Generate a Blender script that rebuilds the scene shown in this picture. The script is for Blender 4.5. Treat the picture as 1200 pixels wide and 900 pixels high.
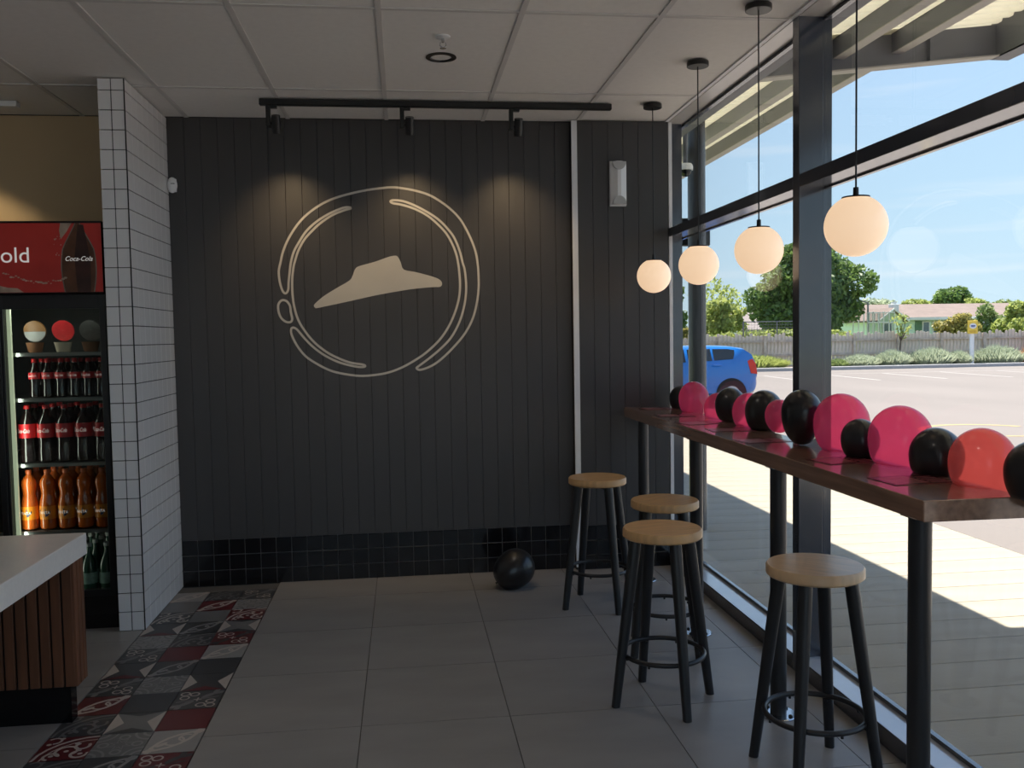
import bpy, math, random
import numpy as np
from mathutils import Vector, Matrix
random.seed(7)
for o in list(bpy.data.objects): bpy.data.objects.remove(o)
scene = bpy.context.scene
COL = scene.collection
PI = math.pi

# ------------------------------------------------------------------ camera
EYE = 1.51
YAW, PITCH, ROLL = 0.12081289, -0.05376304, -0.01660556
def cam_axes():
    f = Vector((math.sin(YAW)*math.cos(PITCH), math.cos(YAW)*math.cos(PITCH), math.sin(PITCH)))
    r = Vector((math.cos(YAW), -math.sin(YAW), 0)); u = r.cross(f)
    return r*math.cos(ROLL)+u*math.sin(ROLL), -r*math.sin(ROLL)+u*math.cos(ROLL), f
cr, cu, cf = cam_axes()
cam_data = bpy.data.cameras.new('camera'); cam = bpy.data.objects.new('camera', cam_data); COL.objects.link(cam)
cam_data.sensor_fit = 'HORIZONTAL'; cam_data.sensor_width = 36; cam_data.lens = 36*1041.07/1200
cam_data.clip_start = 0.05; cam_data.clip_end = 500
cam.matrix_world = Matrix(((cr.x, cu.x, -cf.x, 0), (cr.y, cu.y, -cf.y, 0), (cr.z, cu.z, -cf.z, EYE), (0, 0, 0, 1)))
scene.camera = cam

# ------------------------------------------------------------------ sky, sun, exposure
vs = scene.view_settings
vs.view_transform = 'Standard'; vs.look = 'None'; vs.gamma = 1.0; vs.use_curve_mapping = False
vs.exposure = 1.35
SKY = .455; SUN = 5.1
world = bpy.data.worlds.new('sky'); scene.world = world; world.use_nodes = True
wn = world.node_tree.nodes; wl = world.node_tree.links; wn.clear()
wo = wn.new('ShaderNodeOutputWorld'); bg = wn.new('ShaderNodeBackground'); bg.inputs[1].default_value = SKY
tc = wn.new('ShaderNodeTexCoord'); sx = wn.new('ShaderNodeSeparateXYZ'); wl.new(tc.outputs['Generated'], sx.inputs[0])
rp = wn.new('ShaderNodeValToRGB'); wl.new(sx.outputs['Z'], rp.inputs[0])
e = rp.color_ramp.elements
e[0].position = 0.0; e[0].color = (.64, .82, .93, 1)
e[1].position = 1.0; e[1].color = (.16, .36, .78, 1)
a = rp.color_ramp.elements.new(.12); a.color = (.54, .76, .95, 1)
a = rp.color_ramp.elements.new(.45); a.color = (.40, .61, .97, 1)
mp = wn.new('ShaderNodeMapping'); mp.inputs['Scale'].default_value = (1.2, 1.2, 22); wl.new(tc.outputs['Generated'], mp.inputs[0])
nz = wn.new('ShaderNodeTexNoise'); nz.inputs['Scale'].default_value = 2.2; nz.inputs['Detail'].default_value = 5; wl.new(mp.outputs[0], nz.inputs[0])
cr2 = wn.new('ShaderNodeValToRGB'); wl.new(nz.outputs[0], cr2.inputs[0])
cr2.color_ramp.elements[0].position = .55; cr2.color_ramp.elements[0].color = (0, 0, 0, 1)
cr2.color_ramp.elements[1].position = .8; cr2.color_ramp.elements[1].color = (.45, .45, .45, 1)
mx = wn.new('ShaderNodeMixRGB'); mx.inputs[2].default_value = (.95, .97, 1, 1)
wl.new(cr2.outputs[0], mx.inputs[0]); wl.new(rp.outputs[0], mx.inputs[1])
wl.new(mx.outputs[0], bg.inputs[0]); wl.new(bg.outputs[0], wo.inputs[0])

sd = bpy.data.lights.new('sun', 'SUN'); sd.energy = SUN; sd.angle = math.radians(.6); sd.color = (1, .94, .84)
sun = bpy.data.objects.new('sun', sd); COL.objects.link(sun)
sun.rotation_euler = Vector((.02, .375, 1)).to_track_quat('Z', 'Y').to_euler()
sun.location = (6, 8, 14)

# ------------------------------------------------------------------ materials
MATS = {}
def mat(name, col, rough=.5, metal=0., var=0., scale=8., stretch=(1, 1, 1), bump=0., bscale=40., coat=0., emit=None, estr=0., spec=None, col2=None):
    m = bpy.data.materials.new(name); m.use_nodes = True; MATS[name] = m
    n = m.node_tree.nodes; l = m.node_tree.links; p = n['Principled BSDF']
    p.inputs['Roughness'].default_value = rough; p.inputs['Metallic'].default_value = metal
    if coat: p.inputs['Coat Weight'].default_value = coat; p.inputs['Coat Roughness'].default_value = .1
    if spec is not None: p.inputs['Specular IOR Level'].default_value = spec
    if emit: p.inputs['Emission Color'].default_value = (*emit, 1); p.inputs['Emission Strength'].default_value = estr
    tcn = n.new('ShaderNodeTexCoord'); mpn = n.new('ShaderNodeMapping'); mpn.inputs['Scale'].default_value = stretch
    l.new(tcn.outputs['Object'], mpn.inputs[0])
    nn = n.new('ShaderNodeTexNoise'); nn.inputs['Scale'].default_value = scale; nn.inputs['Detail'].default_value = 4
    l.new(mpn.outputs[0], nn.inputs[0])
    r = n.new('ShaderNodeValToRGB'); l.new(nn.outputs[0], r.inputs[0])
    r.color_ramp.elements[0].position = .3; r.color_ramp.elements[1].position = .7
    if col2 is None:
        c1 = tuple(max(0, c*(1-var)) for c in col); c2 = tuple(c*(1+var) for c in col)
    else: c1, c2 = col, col2
    r.color_ramp.elements[0].color = (*c1, 1); r.color_ramp.elements[1].color = (*c2, 1)
    l.new(r.outputs[0], p.inputs['Base Color'])
    if bump:
        bn = n.new('ShaderNodeTexNoise'); bn.inputs['Scale'].default_value = bscale; l.new(mpn.outputs[0], bn.inputs[0])
        bb = n.new('ShaderNodeBump'); bb.inputs['Strength'].default_value = bump; bb.inputs['Distance'].default_value = .01
        l.new(bn.outputs[0], bb.inputs['Height']); l.new(bb.outputs[0], p.inputs['Normal'])
    return m
def glass_mat(name, tint=(1, 1, 1), refl=1.0, ior=1.5):
    m = bpy.data.materials.new(name); m.use_nodes = True; n = m.node_tree.nodes; l = m.node_tree.links; n.clear()
    o = n.new('ShaderNodeOutputMaterial'); t = n.new('ShaderNodeBsdfTransparent'); t.inputs[0].default_value = (*tint, 1)
    g = n.new('ShaderNodeBsdfGlossy'); g.inputs['Roughness'].default_value = .0
    f = n.new('ShaderNodeLayerWeight'); f.inputs['Blend'].default_value = .5
    pw = n.new('ShaderNodeMath'); pw.operation = 'POWER'; pw.inputs[1].default_value = 5; l.new(f.outputs['Facing'], pw.inputs[0])
    mm = n.new('ShaderNodeMath'); mm.operation = 'MULTIPLY_ADD'; mm.inputs[1].default_value = .9*refl; mm.inputs[2].default_value = .03*refl; l.new(pw.outputs[0], mm.inputs[0])
    x = n.new('ShaderNodeMixShader'); l.new(mm.outputs[0], x.inputs[0]); l.new(t.outputs[0], x.inputs[1]); l.new(g.outputs[0], x.inputs[2])
    l.new(x.outputs[0], o.inputs[0]); MATS[name] = m; return m
def translucent_mat(name, col, tcol, amount, rough=.25, thin=0.):
    m = mat(name, col, rough, var=.03, scale=3, coat=.4); n = m.node_tree.nodes; l = m.node_tree.links
    o = n['Material Output']; p = n['Principled BSDF']; t = n.new('ShaderNodeBsdfTranslucent'); t.inputs[0].default_value = (*tcol, 1)
    x = n.new('ShaderNodeMixShader'); x.inputs[0].default_value = amount
    tr_ = n.new('ShaderNodeBsdfTransparent'); tr_.inputs[0].default_value = (*tcol, 1); y_ = n.new('ShaderNodeMixShader'); y_.inputs[0].default_value = thin
    l.new(t.outputs[0], y_.inputs[1]); l.new(tr_.outputs[0], y_.inputs[2])
    l.new(p.outputs[0], x.inputs[1]); l.new(y_.outputs[0], x.inputs[2])
    gl = n.new('ShaderNodeBsdfGlossy'); gl.inputs['Roughness'].default_value = rough*.6; lw_ = n.new('ShaderNodeLayerWeight'); pw_ = n.new('ShaderNodeMath'); pw_.operation = 'POWER'; pw_.inputs[1].default_value = 5; l.new(lw_.outputs['Facing'], pw_.inputs[0]); fr_ = n.new('ShaderNodeMath'); fr_.operation = 'MULTIPLY_ADD'; fr_.inputs[1].default_value = .45; fr_.inputs[2].default_value = .035; l.new(pw_.outputs[0], fr_.inputs[0])
    gm = n.new('ShaderNodeMixShader'); l.new(fr_.outputs[0], gm.inputs[0]); l.new(x.outputs[0], gm.inputs[1]); l.new(gl.outputs[0], gm.inputs[2])
    l.new(gm.outputs[0] if thin else x.outputs[0], o.inputs[0]); return m

M_board = mat('charcoal_board', (.052, .049, .050), .42, var=.06, scale=3, stretch=(1, 1, .2), bump=.03, bscale=60)
M_groove = mat('groove_dark', (.022, .021, .022), .8, var=.1)
M_black_tile = mat('black_tile', (.008, .008, .010), .12, var=.2, scale=4)
M_grout_grey = mat('grout_grey', (.22, .21, .21), .8, var=.1)
M_white_tile = mat('white_tile', (.84, .83, .84), .14, var=.05, scale=3)
M_dark_grout = mat('dark_grout', (.03, .03, .033), .9, var=.1)
M_ceil = mat('ceiling_tile', (.90, .88, .85), .9, var=.02, scale=30, bump=.03, bscale=200)
M_tbar = mat('ceiling_bar', (.72, .70, .68), .5, var=.02)
M_floor = mat('floor_tile', (.285, .272, .262), .38, var=.09, scale=2.2, stretch=(1, 2.5, 1), bump=.02, bscale=80)
M_grout_floor = mat('grout_floor', (.11, .105, .10), .9, var=.1)
M_tan = mat('tan_paint', (.60, .45, .27), .6, var=.05, scale=2)
M_paint = mat('pale_paint', (.82, .80, .77), .8, var=.03, scale=2)
M_frame = mat('window_frame_grey', (.040, .048, .068), .25, var=.05, coat=1.0)
M_sill = mat('sill_metal', (.50, .53, .60), .14, var=.04, coat=1.0)
M_soffit = mat('head_soffit_cream', (.66, .63, .60), .25, var=.03, coat=.5)
M_trim = mat('white_trim', (.84, .84, .86), .35, var=.03)
M_glass = glass_mat('window_glass', (.99, .995, .99), .9)
M_fglass = glass_mat('fridge_glass', (.8, .82, .8), .55)
M_black = mat('black_metal', (.010, .010, .011), .35, var=.1)
M_blackgloss = mat('black_gloss', (.006, .006, .007), .12, var=.1)
M_tablewood = mat('brown_laminate', (.30, .172, .118), .22, var=.28, scale=5, stretch=(9, .5, 9), coat=1.0)
M_post = mat('charcoal_post', (.022, .023, .026), .28, var=.05)
M_chrome = mat('steel_plate', (.55, .57, .6), .15, metal=1, var=.02)
M_oak = mat('oak_seat', (.62, .37, .17), .34, var=.16, scale=4, stretch=(2, 14, 2))
M_oak2 = mat('oak_seat_pale', (.68, .45, .26), .30, var=.13, scale=4, stretch=(14, 2, 2))
M_stoolleg = mat('stool_black', (.016, .016, .018), .38, var=.08)
M_globe = mat('opal_globe', (.80, .74, .66), .35, var=.01, emit=(1, .68, .42), estr=.30)
M_counter = mat('counter_white', (.84, .80, .77), .3, var=.03, scale=60)
M_slat = mat('timber_slat', (.16, .062, .030), .45, var=.3, scale=4, stretch=(6, 6, .6))
M_white = mat('white_plastic', (.86, .86, .87), .35, var=.02)
M_pink = translucent_mat('pink_balloon', (.92, .09, .20), (1, .29, .46), .90, thin=.68)
M_coral = translucent_mat('coral_balloon', (.94, .12, .13), (1, .37, .34), .90, thin=.68)
M_blackb = translucent_mat('black_balloon', (.010, .010, .013), (.05, .05, .07), .1, .32)
M_paint_white = mat('emblem_paint', (.56, .53, .48), .5, var=.03)
M_concrete = mat('concrete', (.335, .295, .235), .9, var=.10, scale=1.6, stretch=(.5, 3, 1), bump=.15, bscale=60)
M_asphalt = mat('asphalt', (.185, .160, .148), .9, var=.08, scale=.35, stretch=(1, .35, 1), bump=.2, bscale=30)
M_soil = mat('bark_soil', (.20, .15, .11), 1, var=.25, scale=3)
M_lawn = mat('lawn', (.20, .24, .08), 1, var=.25, scale=1)
M_kerb = mat('kerb_concrete', (.38, .37, .37), .9, var=.08)
M_linew = mat('line_white', (.40, .38, .36), .8, var=.06)
M_liney = mat('line_yellow', (.38, .29, .12), .8, var=.08)
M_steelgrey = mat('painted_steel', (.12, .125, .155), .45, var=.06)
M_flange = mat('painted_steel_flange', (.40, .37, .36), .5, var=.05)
M_roofsheet = translucent_mat('cream_roof_sheet', (.88, .86, .78), (.95, .91, .80), .36, .5)

# ------------------------------------------------------------------ mesh helpers
class MB:
    def __init__(s): s.v = []; s.f = []; s.m = []; s.cur = 0
    def add(s, vs, fs):
        b = len(s.v); s.v += [tuple(p) for p in vs]; s.f += [tuple(b+i for i in f) for f in fs]; s.m += [s.cur]*len(fs); return s
    def box(s, x0, x1, y0, y1, z0, z1):
        return s.add([(x0, y0, z0), (x1, y0, z0), (x1, y1, z0), (x0, y1, z0), (x0, y0, z1), (x1, y0, z1), (x1, y1, z1), (x0, y1, z1)],
                     [(0, 3, 2, 1), (4, 5, 6, 7), (0, 1, 5, 4), (1, 2, 6, 5), (2, 3, 7, 6), (3, 0, 4, 7)])
    def bbox(s, x0, x1, y0, y1, z0, z1, b):
        # box with chamfered edges
        V = []; 
        for sx_ in (0, 1):
            for sy_ in (0, 1):
                for sz_ in (0, 1):
                    X = x1 if sx_ else x0; Y = y1 if sy_ else y0; Z = z1 if sz_ else z0
                    dx = -b if sx_ else b; dy = -b if sy_ else b; dz = -b if sz_ else b
                    V += [(X, Y+dy, Z+dz), (X+dx, Y, Z+dz), (X+dx, Y+dy, Z)]
        I = lambda a, b_, c, k: (a*4+b_*2+c)*3+k
        F = []
        for t in (0, 1):
            q = [I(t, 0, 0, 0), I(t, 1, 0, 0), I(t, 1, 1, 0), I(t, 0, 1, 0)]; F.append(tuple(q if t else q[::-1]))
            q = [I(0, t, 0, 1), I(1, t, 0, 1), I(1, t, 1, 1), I(0, t, 1, 1)]; F.append(tuple(q[::-1] if t else q))
            q = [I(0, 0, t, 2), I(1, 0, t, 2), I(1, 1, t, 2), I(0, 1, t, 2)]; F.append(tuple(q if t else q[::-1]))
        for p in (0, 1):
            for q_ in (0, 1):
                F.append((I(p, q_, 0, 0), I(p, q_, 1, 0), I(p, q_, 1, 1), I(p, q_, 0, 1)))
                F.append((I(p, 0, q_, 0), I(p, 1, q_, 0), I(p, 1, q_, 2), I(p, 0, q_, 2)))
                F.append((I(0, p, q_, 1), I(1, p, q_, 1), I(1, p, q_, 2), I(0, p, q_, 2)))
                for r_ in (0, 1): F.append((I(p, q_, r_, 0), I(p, q_, r_, 1), I(p, q_, r_, 2)))
        return s.add(V, F)
    def lathe(s, prof, seg=24, c=(0, 0, 0), cap=True):
        V = []; F = []; n = len(prof)
        for r, z in prof:
            for k in range(seg):
                a_ = 2*PI*k/seg; V.append((c[0]+r*math.cos(a_), c[1]+r*math.sin(a_), c[2]+z))
        for i in range(n-1):
            for k in range(seg): F.append((i*seg+k, i*seg+(k+1) % seg, (i+1)*seg+(k+1) % seg, (i+1)*seg+k))
        if cap: F.append(tuple(range(seg))[::-1]); F.append(tuple((n-1)*seg+k for k in range(seg)))
        return s.add(V, F)
    def rod(s, p, q, r0, r1=None, seg=12, cap=True):
        r1 = r0 if r1 is None else r1; p = Vector(p); q = Vector(q); d = (q-p).normalized()
        t = Vector((0, 0, 1)) if abs(d.z) < .9 else Vector((1, 0, 0)); a_ = d.cross(t).normalized(); b_ = d.cross(a_)
        V = []
        for c, r in ((p, r0), (q, r1)):
            for k in range(seg):
                w = 2*PI*k/seg; V.append(c+a_*(r*math.cos(w))+b_*(r*math.sin(w)))
        F = [(k, (k+1) % seg, seg+(k+1) % seg, seg+k) for k in range(seg)]
        if cap: F += [tuple(range(seg))[::-1], tuple(seg+k for k in range(seg))]
        return s.add(V, F)
    def path(s, pts, r, seg=8, closed=False):
        pts = [Vector(p) for p in pts]; n = len(pts); V = []; F = []
        for i in range(n):
            d = (pts[(i+1) % n]-pts[i-1]) if closed or 0 < i < n-1 else (pts[1]-pts[0] if i == 0 else pts[-1]-pts[-2])
            d.normalize(); t = Vector((0, 0, 1)) if abs(d.z) < .9 else Vector((1, 0, 0)); a_ = d.cross(t).normalized(); b_ = d.cross(a_)
            for k in range(seg):
                w = 2*PI*k/seg; V.append(pts[i]+a_*(r*math.cos(w))+b_*(r*math.sin(w)))
        for i in range(n if closed else n-1):
            j = (i+1) % n
            for k in range(seg): F.append((i*seg+k, i*seg+(k+1) % seg, j*seg+(k+1) % seg, j*seg+k))
        return s.add(V, F)
    def torus(s, c, R, r, seg=32, ms=8):
        return s.path([(c[0]+R*math.cos(2*PI*k/seg), c[1]+R*math.sin(2*PI*k/seg), c[2]) for k in range(seg)], r, ms, True)
    def sphere(s, c, rx, ry=None, rz=None, seg=24, rings=14):
        ry = rx if ry is None else ry; rz = rx if rz is None else rz; V = [(c[0], c[1], c[2]-rz)]; F = []
        for i in range(1, rings):
            t = -PI/2+PI*i/rings
            for k in range(seg): w = 2*PI*k/seg; V.append((c[0]+rx*math.cos(t)*math.cos(w), c[1]+ry*math.cos(t)*math.sin(w), c[2]+rz*math.sin(t)))
        V.append((c[0], c[1], c[2]+rz)); L = len(V)-1
        for k in range(seg): F.append((0, 1+(k+1) % seg, 1+k)); F.append((L, L-seg+k, L-seg+(k+1) % seg))
        for i in range(rings-2):
            for k in range(seg): F.append((1+i*seg+k, 1+i*seg+(k+1) % seg, 1+(i+1)*seg+(k+1) % seg, 1+(i+1)*seg+k))
        return s.add(V, F)
    def prism(s, poly, axis, a0, a1):
        # poly in the two other axes, extruded along axis
        def P(u, w, t): return {'x': (t, u, w), 'y': (u, t, w), 'z': (u, w, t)}[axis]
        n = len(poly); V = [P(u, w, a0) for u, w in poly]+[P(u, w, a1) for u, w in poly]
        F = [tuple(range(n))[::-1], tuple(range(n, 2*n))]+[(k, (k+1) % n, n+(k+1) % n, n+k) for k in range(n)]
        return s.add(V, F)
    def build(s, name, material, parent=None, smooth=False, local=False, autosm=True):
        me = bpy.data.meshes.new(name)
        v = s.v
        if parent is not None and not local:
            o = wloc(parent); v = [(p[0]-o[0], p[1]-o[1], p[2]-o[2]) for p in v]
        me.from_pydata([tuple(p) for p in v], [], s.f)
        for mm in (material if isinstance(material, (list, tuple)) else [material]): me.materials.append(mm)
        if isinstance(material, (list, tuple)):
            for p, k in zip(me.polygons, s.m): p.material_index = k
        if smooth:
            me.polygons.foreach_set('use_smooth', [True]*len(me.polygons))
            if autosm: me.set_sharp_from_angle(angle=math.radians(42))
        me.update()
        return link(name, me, parent)
def wloc(o):
    r = Vector((0, 0, 0))
    while o is not None: r += Vector(o.location); o = o.parent
    return r
def link(name, me, parent=None):
    o = bpy.data.objects.new(name, me); COL.objects.link(o)
    if parent is not None: o.parent = parent
    return o
def tag(o, label, cat=None, group=None, kind=None):
    o['label'] = label
    if cat: o['category'] = cat
    if group: o['group'] = group
    if kind: o['kind'] = kind
    return o
def empty(name, loc, label=None, cat=None, group=None, kind=None, rz=0):
    o = bpy.data.objects.new(name, None); COL.objects.link(o); o.location = loc; o.rotation_euler = (0, 0, rz); o.empty_display_size = .05
    if label: tag(o, label, cat, group, kind)
    return o
def copy_tree(o, parent=None):
    c = o.copy(); COL.objects.link(c); c.parent = parent
    for ch in list(o.children): copy_tree(ch, c)
    return c
def piece(name, me, parent, loc, mt=None):
    o = link(name, me, parent); w = wloc(parent); o.location = (loc[0]-w[0], loc[1]-w[1], loc[2]-w[2]); return o
MESHCACHE = {}
def box_mesh(key, sx_, sy_, sz_, b, material):
    k = (key, round(sx_, 4), round(sy_, 4), round(sz_, 4))
    if k not in MESHCACHE:
        m = MB().bbox(0, sx_, 0, sy_, 0, sz_, b) if b else MB().box(0, sx_, 0, sy_, 0, sz_)
        me = bpy.data.meshes.new(key); me.from_pydata(m.v, [], m.f); me.materials.append(material); MESHCACHE[k] = me
    return MESHCACHE[k]
def text_obj(s, size, material, parent, origin, shear=0., name='lettering', wrap=None, facing='-y', depth=.0006, sx_=1.0, offset=0.):
    cu_ = bpy.data.curves.new('txt', 'FONT'); cu_.body = s; cu_.size = size; cu_.shear = shear; cu_.align_x = 'CENTER'; cu_.align_y = 'CENTER'; cu_.offset = offset
    t = bpy.data.objects.new('txt', cu_); COL.objects.link(t)
    me = bpy.data.meshes.new_from_object(t); bpy.data.objects.remove(t); me.name = name
    for v in me.vertices:
        x, y = v.co.x*sx_, v.co.y
        if wrap: a_ = x/wrap; v.co = (wrap*math.sin(a_), -wrap*math.cos(a_), y)
        else: v.co = (x, 0, y)
    me.materials.clear(); me.materials.append(material)
    o = link(name, me, parent); w = wloc(parent) if parent else (0, 0, 0)
    o.location = (origin[0]-w[0], origin[1]-w[1], origin[2]-w[2]); return o

# ================================================================== THE ROOM
CEIL = 2.852; YB = 5.615; XW = 1.70; XG = 1.822; YN = -4.0; XL = -5.5

# ---- floor
floor = tag(MB().box(XL, 1.83, YN, YB+.15, -.12, -.006).build('floor', M_grout_floor), 'grey stone-look tiled floor of the shop', None, None, 'structure')
def floor_tiles(xs, ys):
    for i in range(len(xs)-1):
        for j in range(len(ys)-1):
            w, d = xs[i+1]-xs[i]-.0035, ys[j+1]-ys[j]-.0035
            if w > .01 and d > .01: piece('tile', box_mesh('tile', w, d, .006, 0, M_floor), floor, (xs[i]+.00175, ys[j]+.00175, -.006))
ys = [YB]+[5.225-.595*k for k in range(0, 15)]; ys = [y for y in ys if y > YN]+[YN]; ys = ys[::-1]
floor_tiles([-.797, -.197, .388, .983, 1.568, 1.70], ys)
floor_tiles([XL+.03+.595*k for k in range(7)]+[-1.387], ys)
# patterned strip
CRM = mat('tile_cream', (.46, .41, .375), .45, var=.04); RED = mat('tile_red', (.115, .018, .022), .4, var=.08)
DKG = mat('tile_charcoal', (.055, .055, .058), .4, var=.08); MDG = mat('tile_grey', (.17, .168, .168), .4, var=.06); LTG = mat('tile_pale_grey', (.27, .262, .258), .4, var=.05)
TM = [CRM, RED, DKG, MDG, LTG]
def ring(c, r, w, a0=0, a1=360, n=None):
    n = n or max(6, int(abs(a1-a0)/15)); out = []
    for k in range(n):
        t0, t1 = math.radians(a0+(a1-a0)*k/n), math.radians(a0+(a1-a0)*(k+1)/n)
        out.append([(c[0]+r*math.cos(t0), c[1]+r*math.sin(t0)), (c[0]+(r+w)*math.cos(t0), c[1]+(r+w)*math.sin(t0)), (c[0]+(r+w)*math.cos(t1), c[1]+(r+w)*math.sin(t1)), (c[0]+r*math.cos(t1), c[1]+r*math.sin(t1))])
    return out
def disc(c, r, n=10, sx_=1., sy_=1., rot=0):
    o = []
    for k in range(n):
        t = 2*PI*k/n; x, y = r*sx_*math.cos(t), r*sy_*math.sin(t); q = math.radians(rot)
        o.append((c[0]+x*math.cos(q)-y*math.sin(q), c[1]+x*math.sin(q)+y*math.cos(q)))
    return [o]
def clip01(poly):
    for ax, lim, sg in ((0, 0, 1), (0, 1, -1), (1, 0, 1), (1, 1, -1)):
        out = []
        for i in range(len(poly)):
            p, q = poly[i-1], poly[i]; dp, dq = sg*(p[ax]-lim), sg*(q[ax]-lim)
            if (dp >= 0) != (dq >= 0): t = dp/(dp-dq); out.append((p[0]+t*(q[0]-p[0]), p[1]+t*(q[1]-p[1])))
            if dq >= 0: out.append(q)
        poly = out
        if len(poly) < 3: return None
    return poly
def d_plain(b): return b, []
def d_cube(b, bot=1, top=2): return b, [(0, [(0, 0), (.27, .5), (0, 1)]), (0, [(1, 0), (1, 1), (.73, .5)]), (bot, [(0, 0), (1, 0), (.5, .24)]), (top, [(0, 1), (.5, .8), (1, 1)])]
def d_arcs(b, l):
    P = [(l, q) for q in ring((0, 1), .86, .075, -90, 0)+ring((1, 0), .86, .075, 90, 180)+ring((.5, .5), .16, .05, 200, 420)+ring((.72, .62), .12, .045, 60, 260)]
    P += [(l, disc((.30, .36), .09, 8, 1.5, .6, 45)[0]), (l, disc((.12, .12), .10, 8, 1.2, .8, 45)[0]), (l, disc((.9, .88), .11, 8, 1.2, .8, 45)[0])]; return b, P
def d_scroll(b, l):
    P = [(l, q) for q in ring((1, 0), .93, .06, 90, 180)+ring((1, 0), .80, .03, 90, 180)+ring((.56, .36), .17, .06, -40, 250)+ring((.34, .16), .10, .06, 0, 260)+ring((.84, .22), .12, .06, 90, 380)+ring((.80, .56), .10, .06, 120, 400)+ring((.18, .85), .1, .05, -90, 150)]
    P += [(l, disc(c, .05, 8)[0]) for c in ((.56, .36), (.86, .22), (.34, .18), (.66, .68), (.12, .7), (.3, .94))]; return b, P
def d_flower(b, l, g):
    P = []
    for c in ((.2, .62), (.38, .8), (.17, .84), (.8, .38), (.62, .2), (.83, .16)): P += [(l, q) for q in ring(c, .075, .035)]
    for s_ in (1, -1): P += [(g, disc((.5+s_*.2, .5+s_*.2), .13, 10, 1.5, .55, 45)[0]), (g, disc((.5+s_*.4, .5+s_*.33), .11, 10, 1.4, .6, 20)[0]), (g, disc((.5+s_*.33, .5+s_*.42), .10, 10, 1.4, .6, 75)[0])]
    for k in range(4):
        a_ = math.radians(90*k); P.append((l, disc((.5+.05*math.cos(a_), .5+.05*math.sin(a_)), .035, 6, 1.5, .6, 90*k)[0]))
    P.append((g, [(.05, .4), (.08, .37), (.45, .47), (.42, .5)])); P.append((g, [(.95, .6), (.92, .63), (.55, .53), (.58, .5)])); return b, P
def d_damask(b, l):
    P = []
    for c, a0 in (((0, 0), 0), ((1, 0), 90), ((1, 1), 180), ((0, 1), 270)):
        P += [(l, q) for q in ring(c, .30, .05, a0, a0+90)+ring(c, .14, .06, a0, a0+90)]
    for c in ((.5, .18), (.5, .82), (.18, .5), (.82, .5)): P += [(l, q) for q in ring(c, .07, .045)]
    for k in range(8):
        a0, a1 = math.radians(45*k), math.radians(45*k+22); P += [(l, [(.5+.12*math.cos(a0), .5+.12*math.sin(a0)), (.5+.26*math.cos(a1), .5+.26*math.sin(a1)), (.5+.22*math.cos(a1), .5+.22*math.sin(a1)), (.5+.08*math.cos(a0), .5+.08*math.sin(a0))]),
                                                                 (l, [(.5+.26*math.cos(a1), .5+.26*math.sin(a1)), (.5+.12*math.cos(a1+.39), .5+.12*math.sin(a1+.39)), (.5+.08*math.cos(a1+.39), .5+.08*math.sin(a1+.39)), (.5+.22*math.cos(a1), .5+.22*math.sin(a1))])]
    return b, P
DES = {'k': d_plain(2), 'r': d_plain(1), 'm': d_plain(3), 'c': d_cube(2), 'C': d_cube(3, 2, 2), 'a': d_arcs(4, 0), 'A': d_arcs(2, 4), 'R': d_arcs(1, 0),
       's': d_scroll(2, 3), 'S': d_scroll(1, 0), 'W': d_scroll(2, 0), 'f': d_flower(2, 0, 3), 'F': d_flower(1, 0, 2), 'd': d_damask(3, 4), 'D': d_damask(4, 3)}
TS = .195; tile_me = {}
for k, (b, P) in DES.items():
    m = MB(); m.cur = b; s_ = TS-.003; m.box(0, s_, 0, s_, 0, .0055); lay = 0
    for ci, poly in P:
        q = clip01(poly)
        if not q: continue
        m.cur = ci; lay += 1; h = .0057+.000004*lay
        ar = sum(q[i-1][0]*q[i][1]-q[i][0]*q[i-1][1] for i in range(len(q)))
        if ar < 0: q = q[::-1]
        m.add([(x*s_, y*s_, h) for x, y in q], [tuple(range(len(q)))])
    me = bpy.data.meshes.new('patterned_tile'); me.from_pydata(m.v, [], m.f)
    for t in TM: me.materials.append(t)
    for p, c in zip(me.polygons, m.m): p.material_index = c
    tile_me[k] = me
strip = empty('trim_1', (-1.385, 3.5, -.006), 'strip of mixed red, grey and black patterned cement tiles in the floor', None, None, 'structure')
# columns of the strip, nearest row first, rows start at y = 3.133
colL = 'rcsSsRfcfDcWma'; colM = 'Ckdsa'[0:0]+'rAdCkdArsAmRs'; colR = 'kFaRrfckaFCSDf'
colR = 'FarfckaFCSDfr'; colM = 'AdCkdArsAmRsW'; colL = 'sSsRfcfDcWmak'
y0 = 3.523-.195*2
for ci, cs in enumerate((colL, colM, colR)):
    full = 'DfrsAkcSdRfmaWkrfC'[ci*3:ci*3+12][::-1]
    seq = [(y0+.195*k, ch) for k, ch in enumerate(cs)]+[(y0-.195*(k+1), ch) for k, ch in enumerate(full)]
    for y, ch in seq:
        if y+.19 > YB: continue
        piece('patterned_tile', tile_me[ch], strip, (-1.3835+ci*TS, y, -.006))

# ---- ceiling
ceiling = tag(MB().box(XL, 1.84, YN, YB+.15, CEIL+.02, CEIL+.12).build('ceiling', M_ceil), 'suspended ceiling of off-white panels in a metal grid', None, None, 'structure')
cx = sorted([-1.262+.595*k for k in range(-7, 5)]+[XL, XW]); cx = [x for x in cx if x <= XW]
cy = sorted([4.955-1.215*k for k in range(0, 8)]+[YN, YB]); cy = [y for y in cy if y >= YN]
for i in range(len(cx)-1):
    for j in range(len(cy)-1):
        w, d = cx[i+1]-cx[i]-.02, cy[j+1]-cy[j]-.02
        if w > .02 and d > .02: piece('ceiling_panel', box_mesh('ceiling_panel', w, d, .014, .003, M_ceil), ceiling, (cx[i]+.01, cy[j]+.01, CEIL+.005))
for x in cx[1:-1]: MB().box(x-.012, x+.012, YN, YB, CEIL, CEIL+.006).build('ceiling_bar', M_tbar, ceiling)
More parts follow.
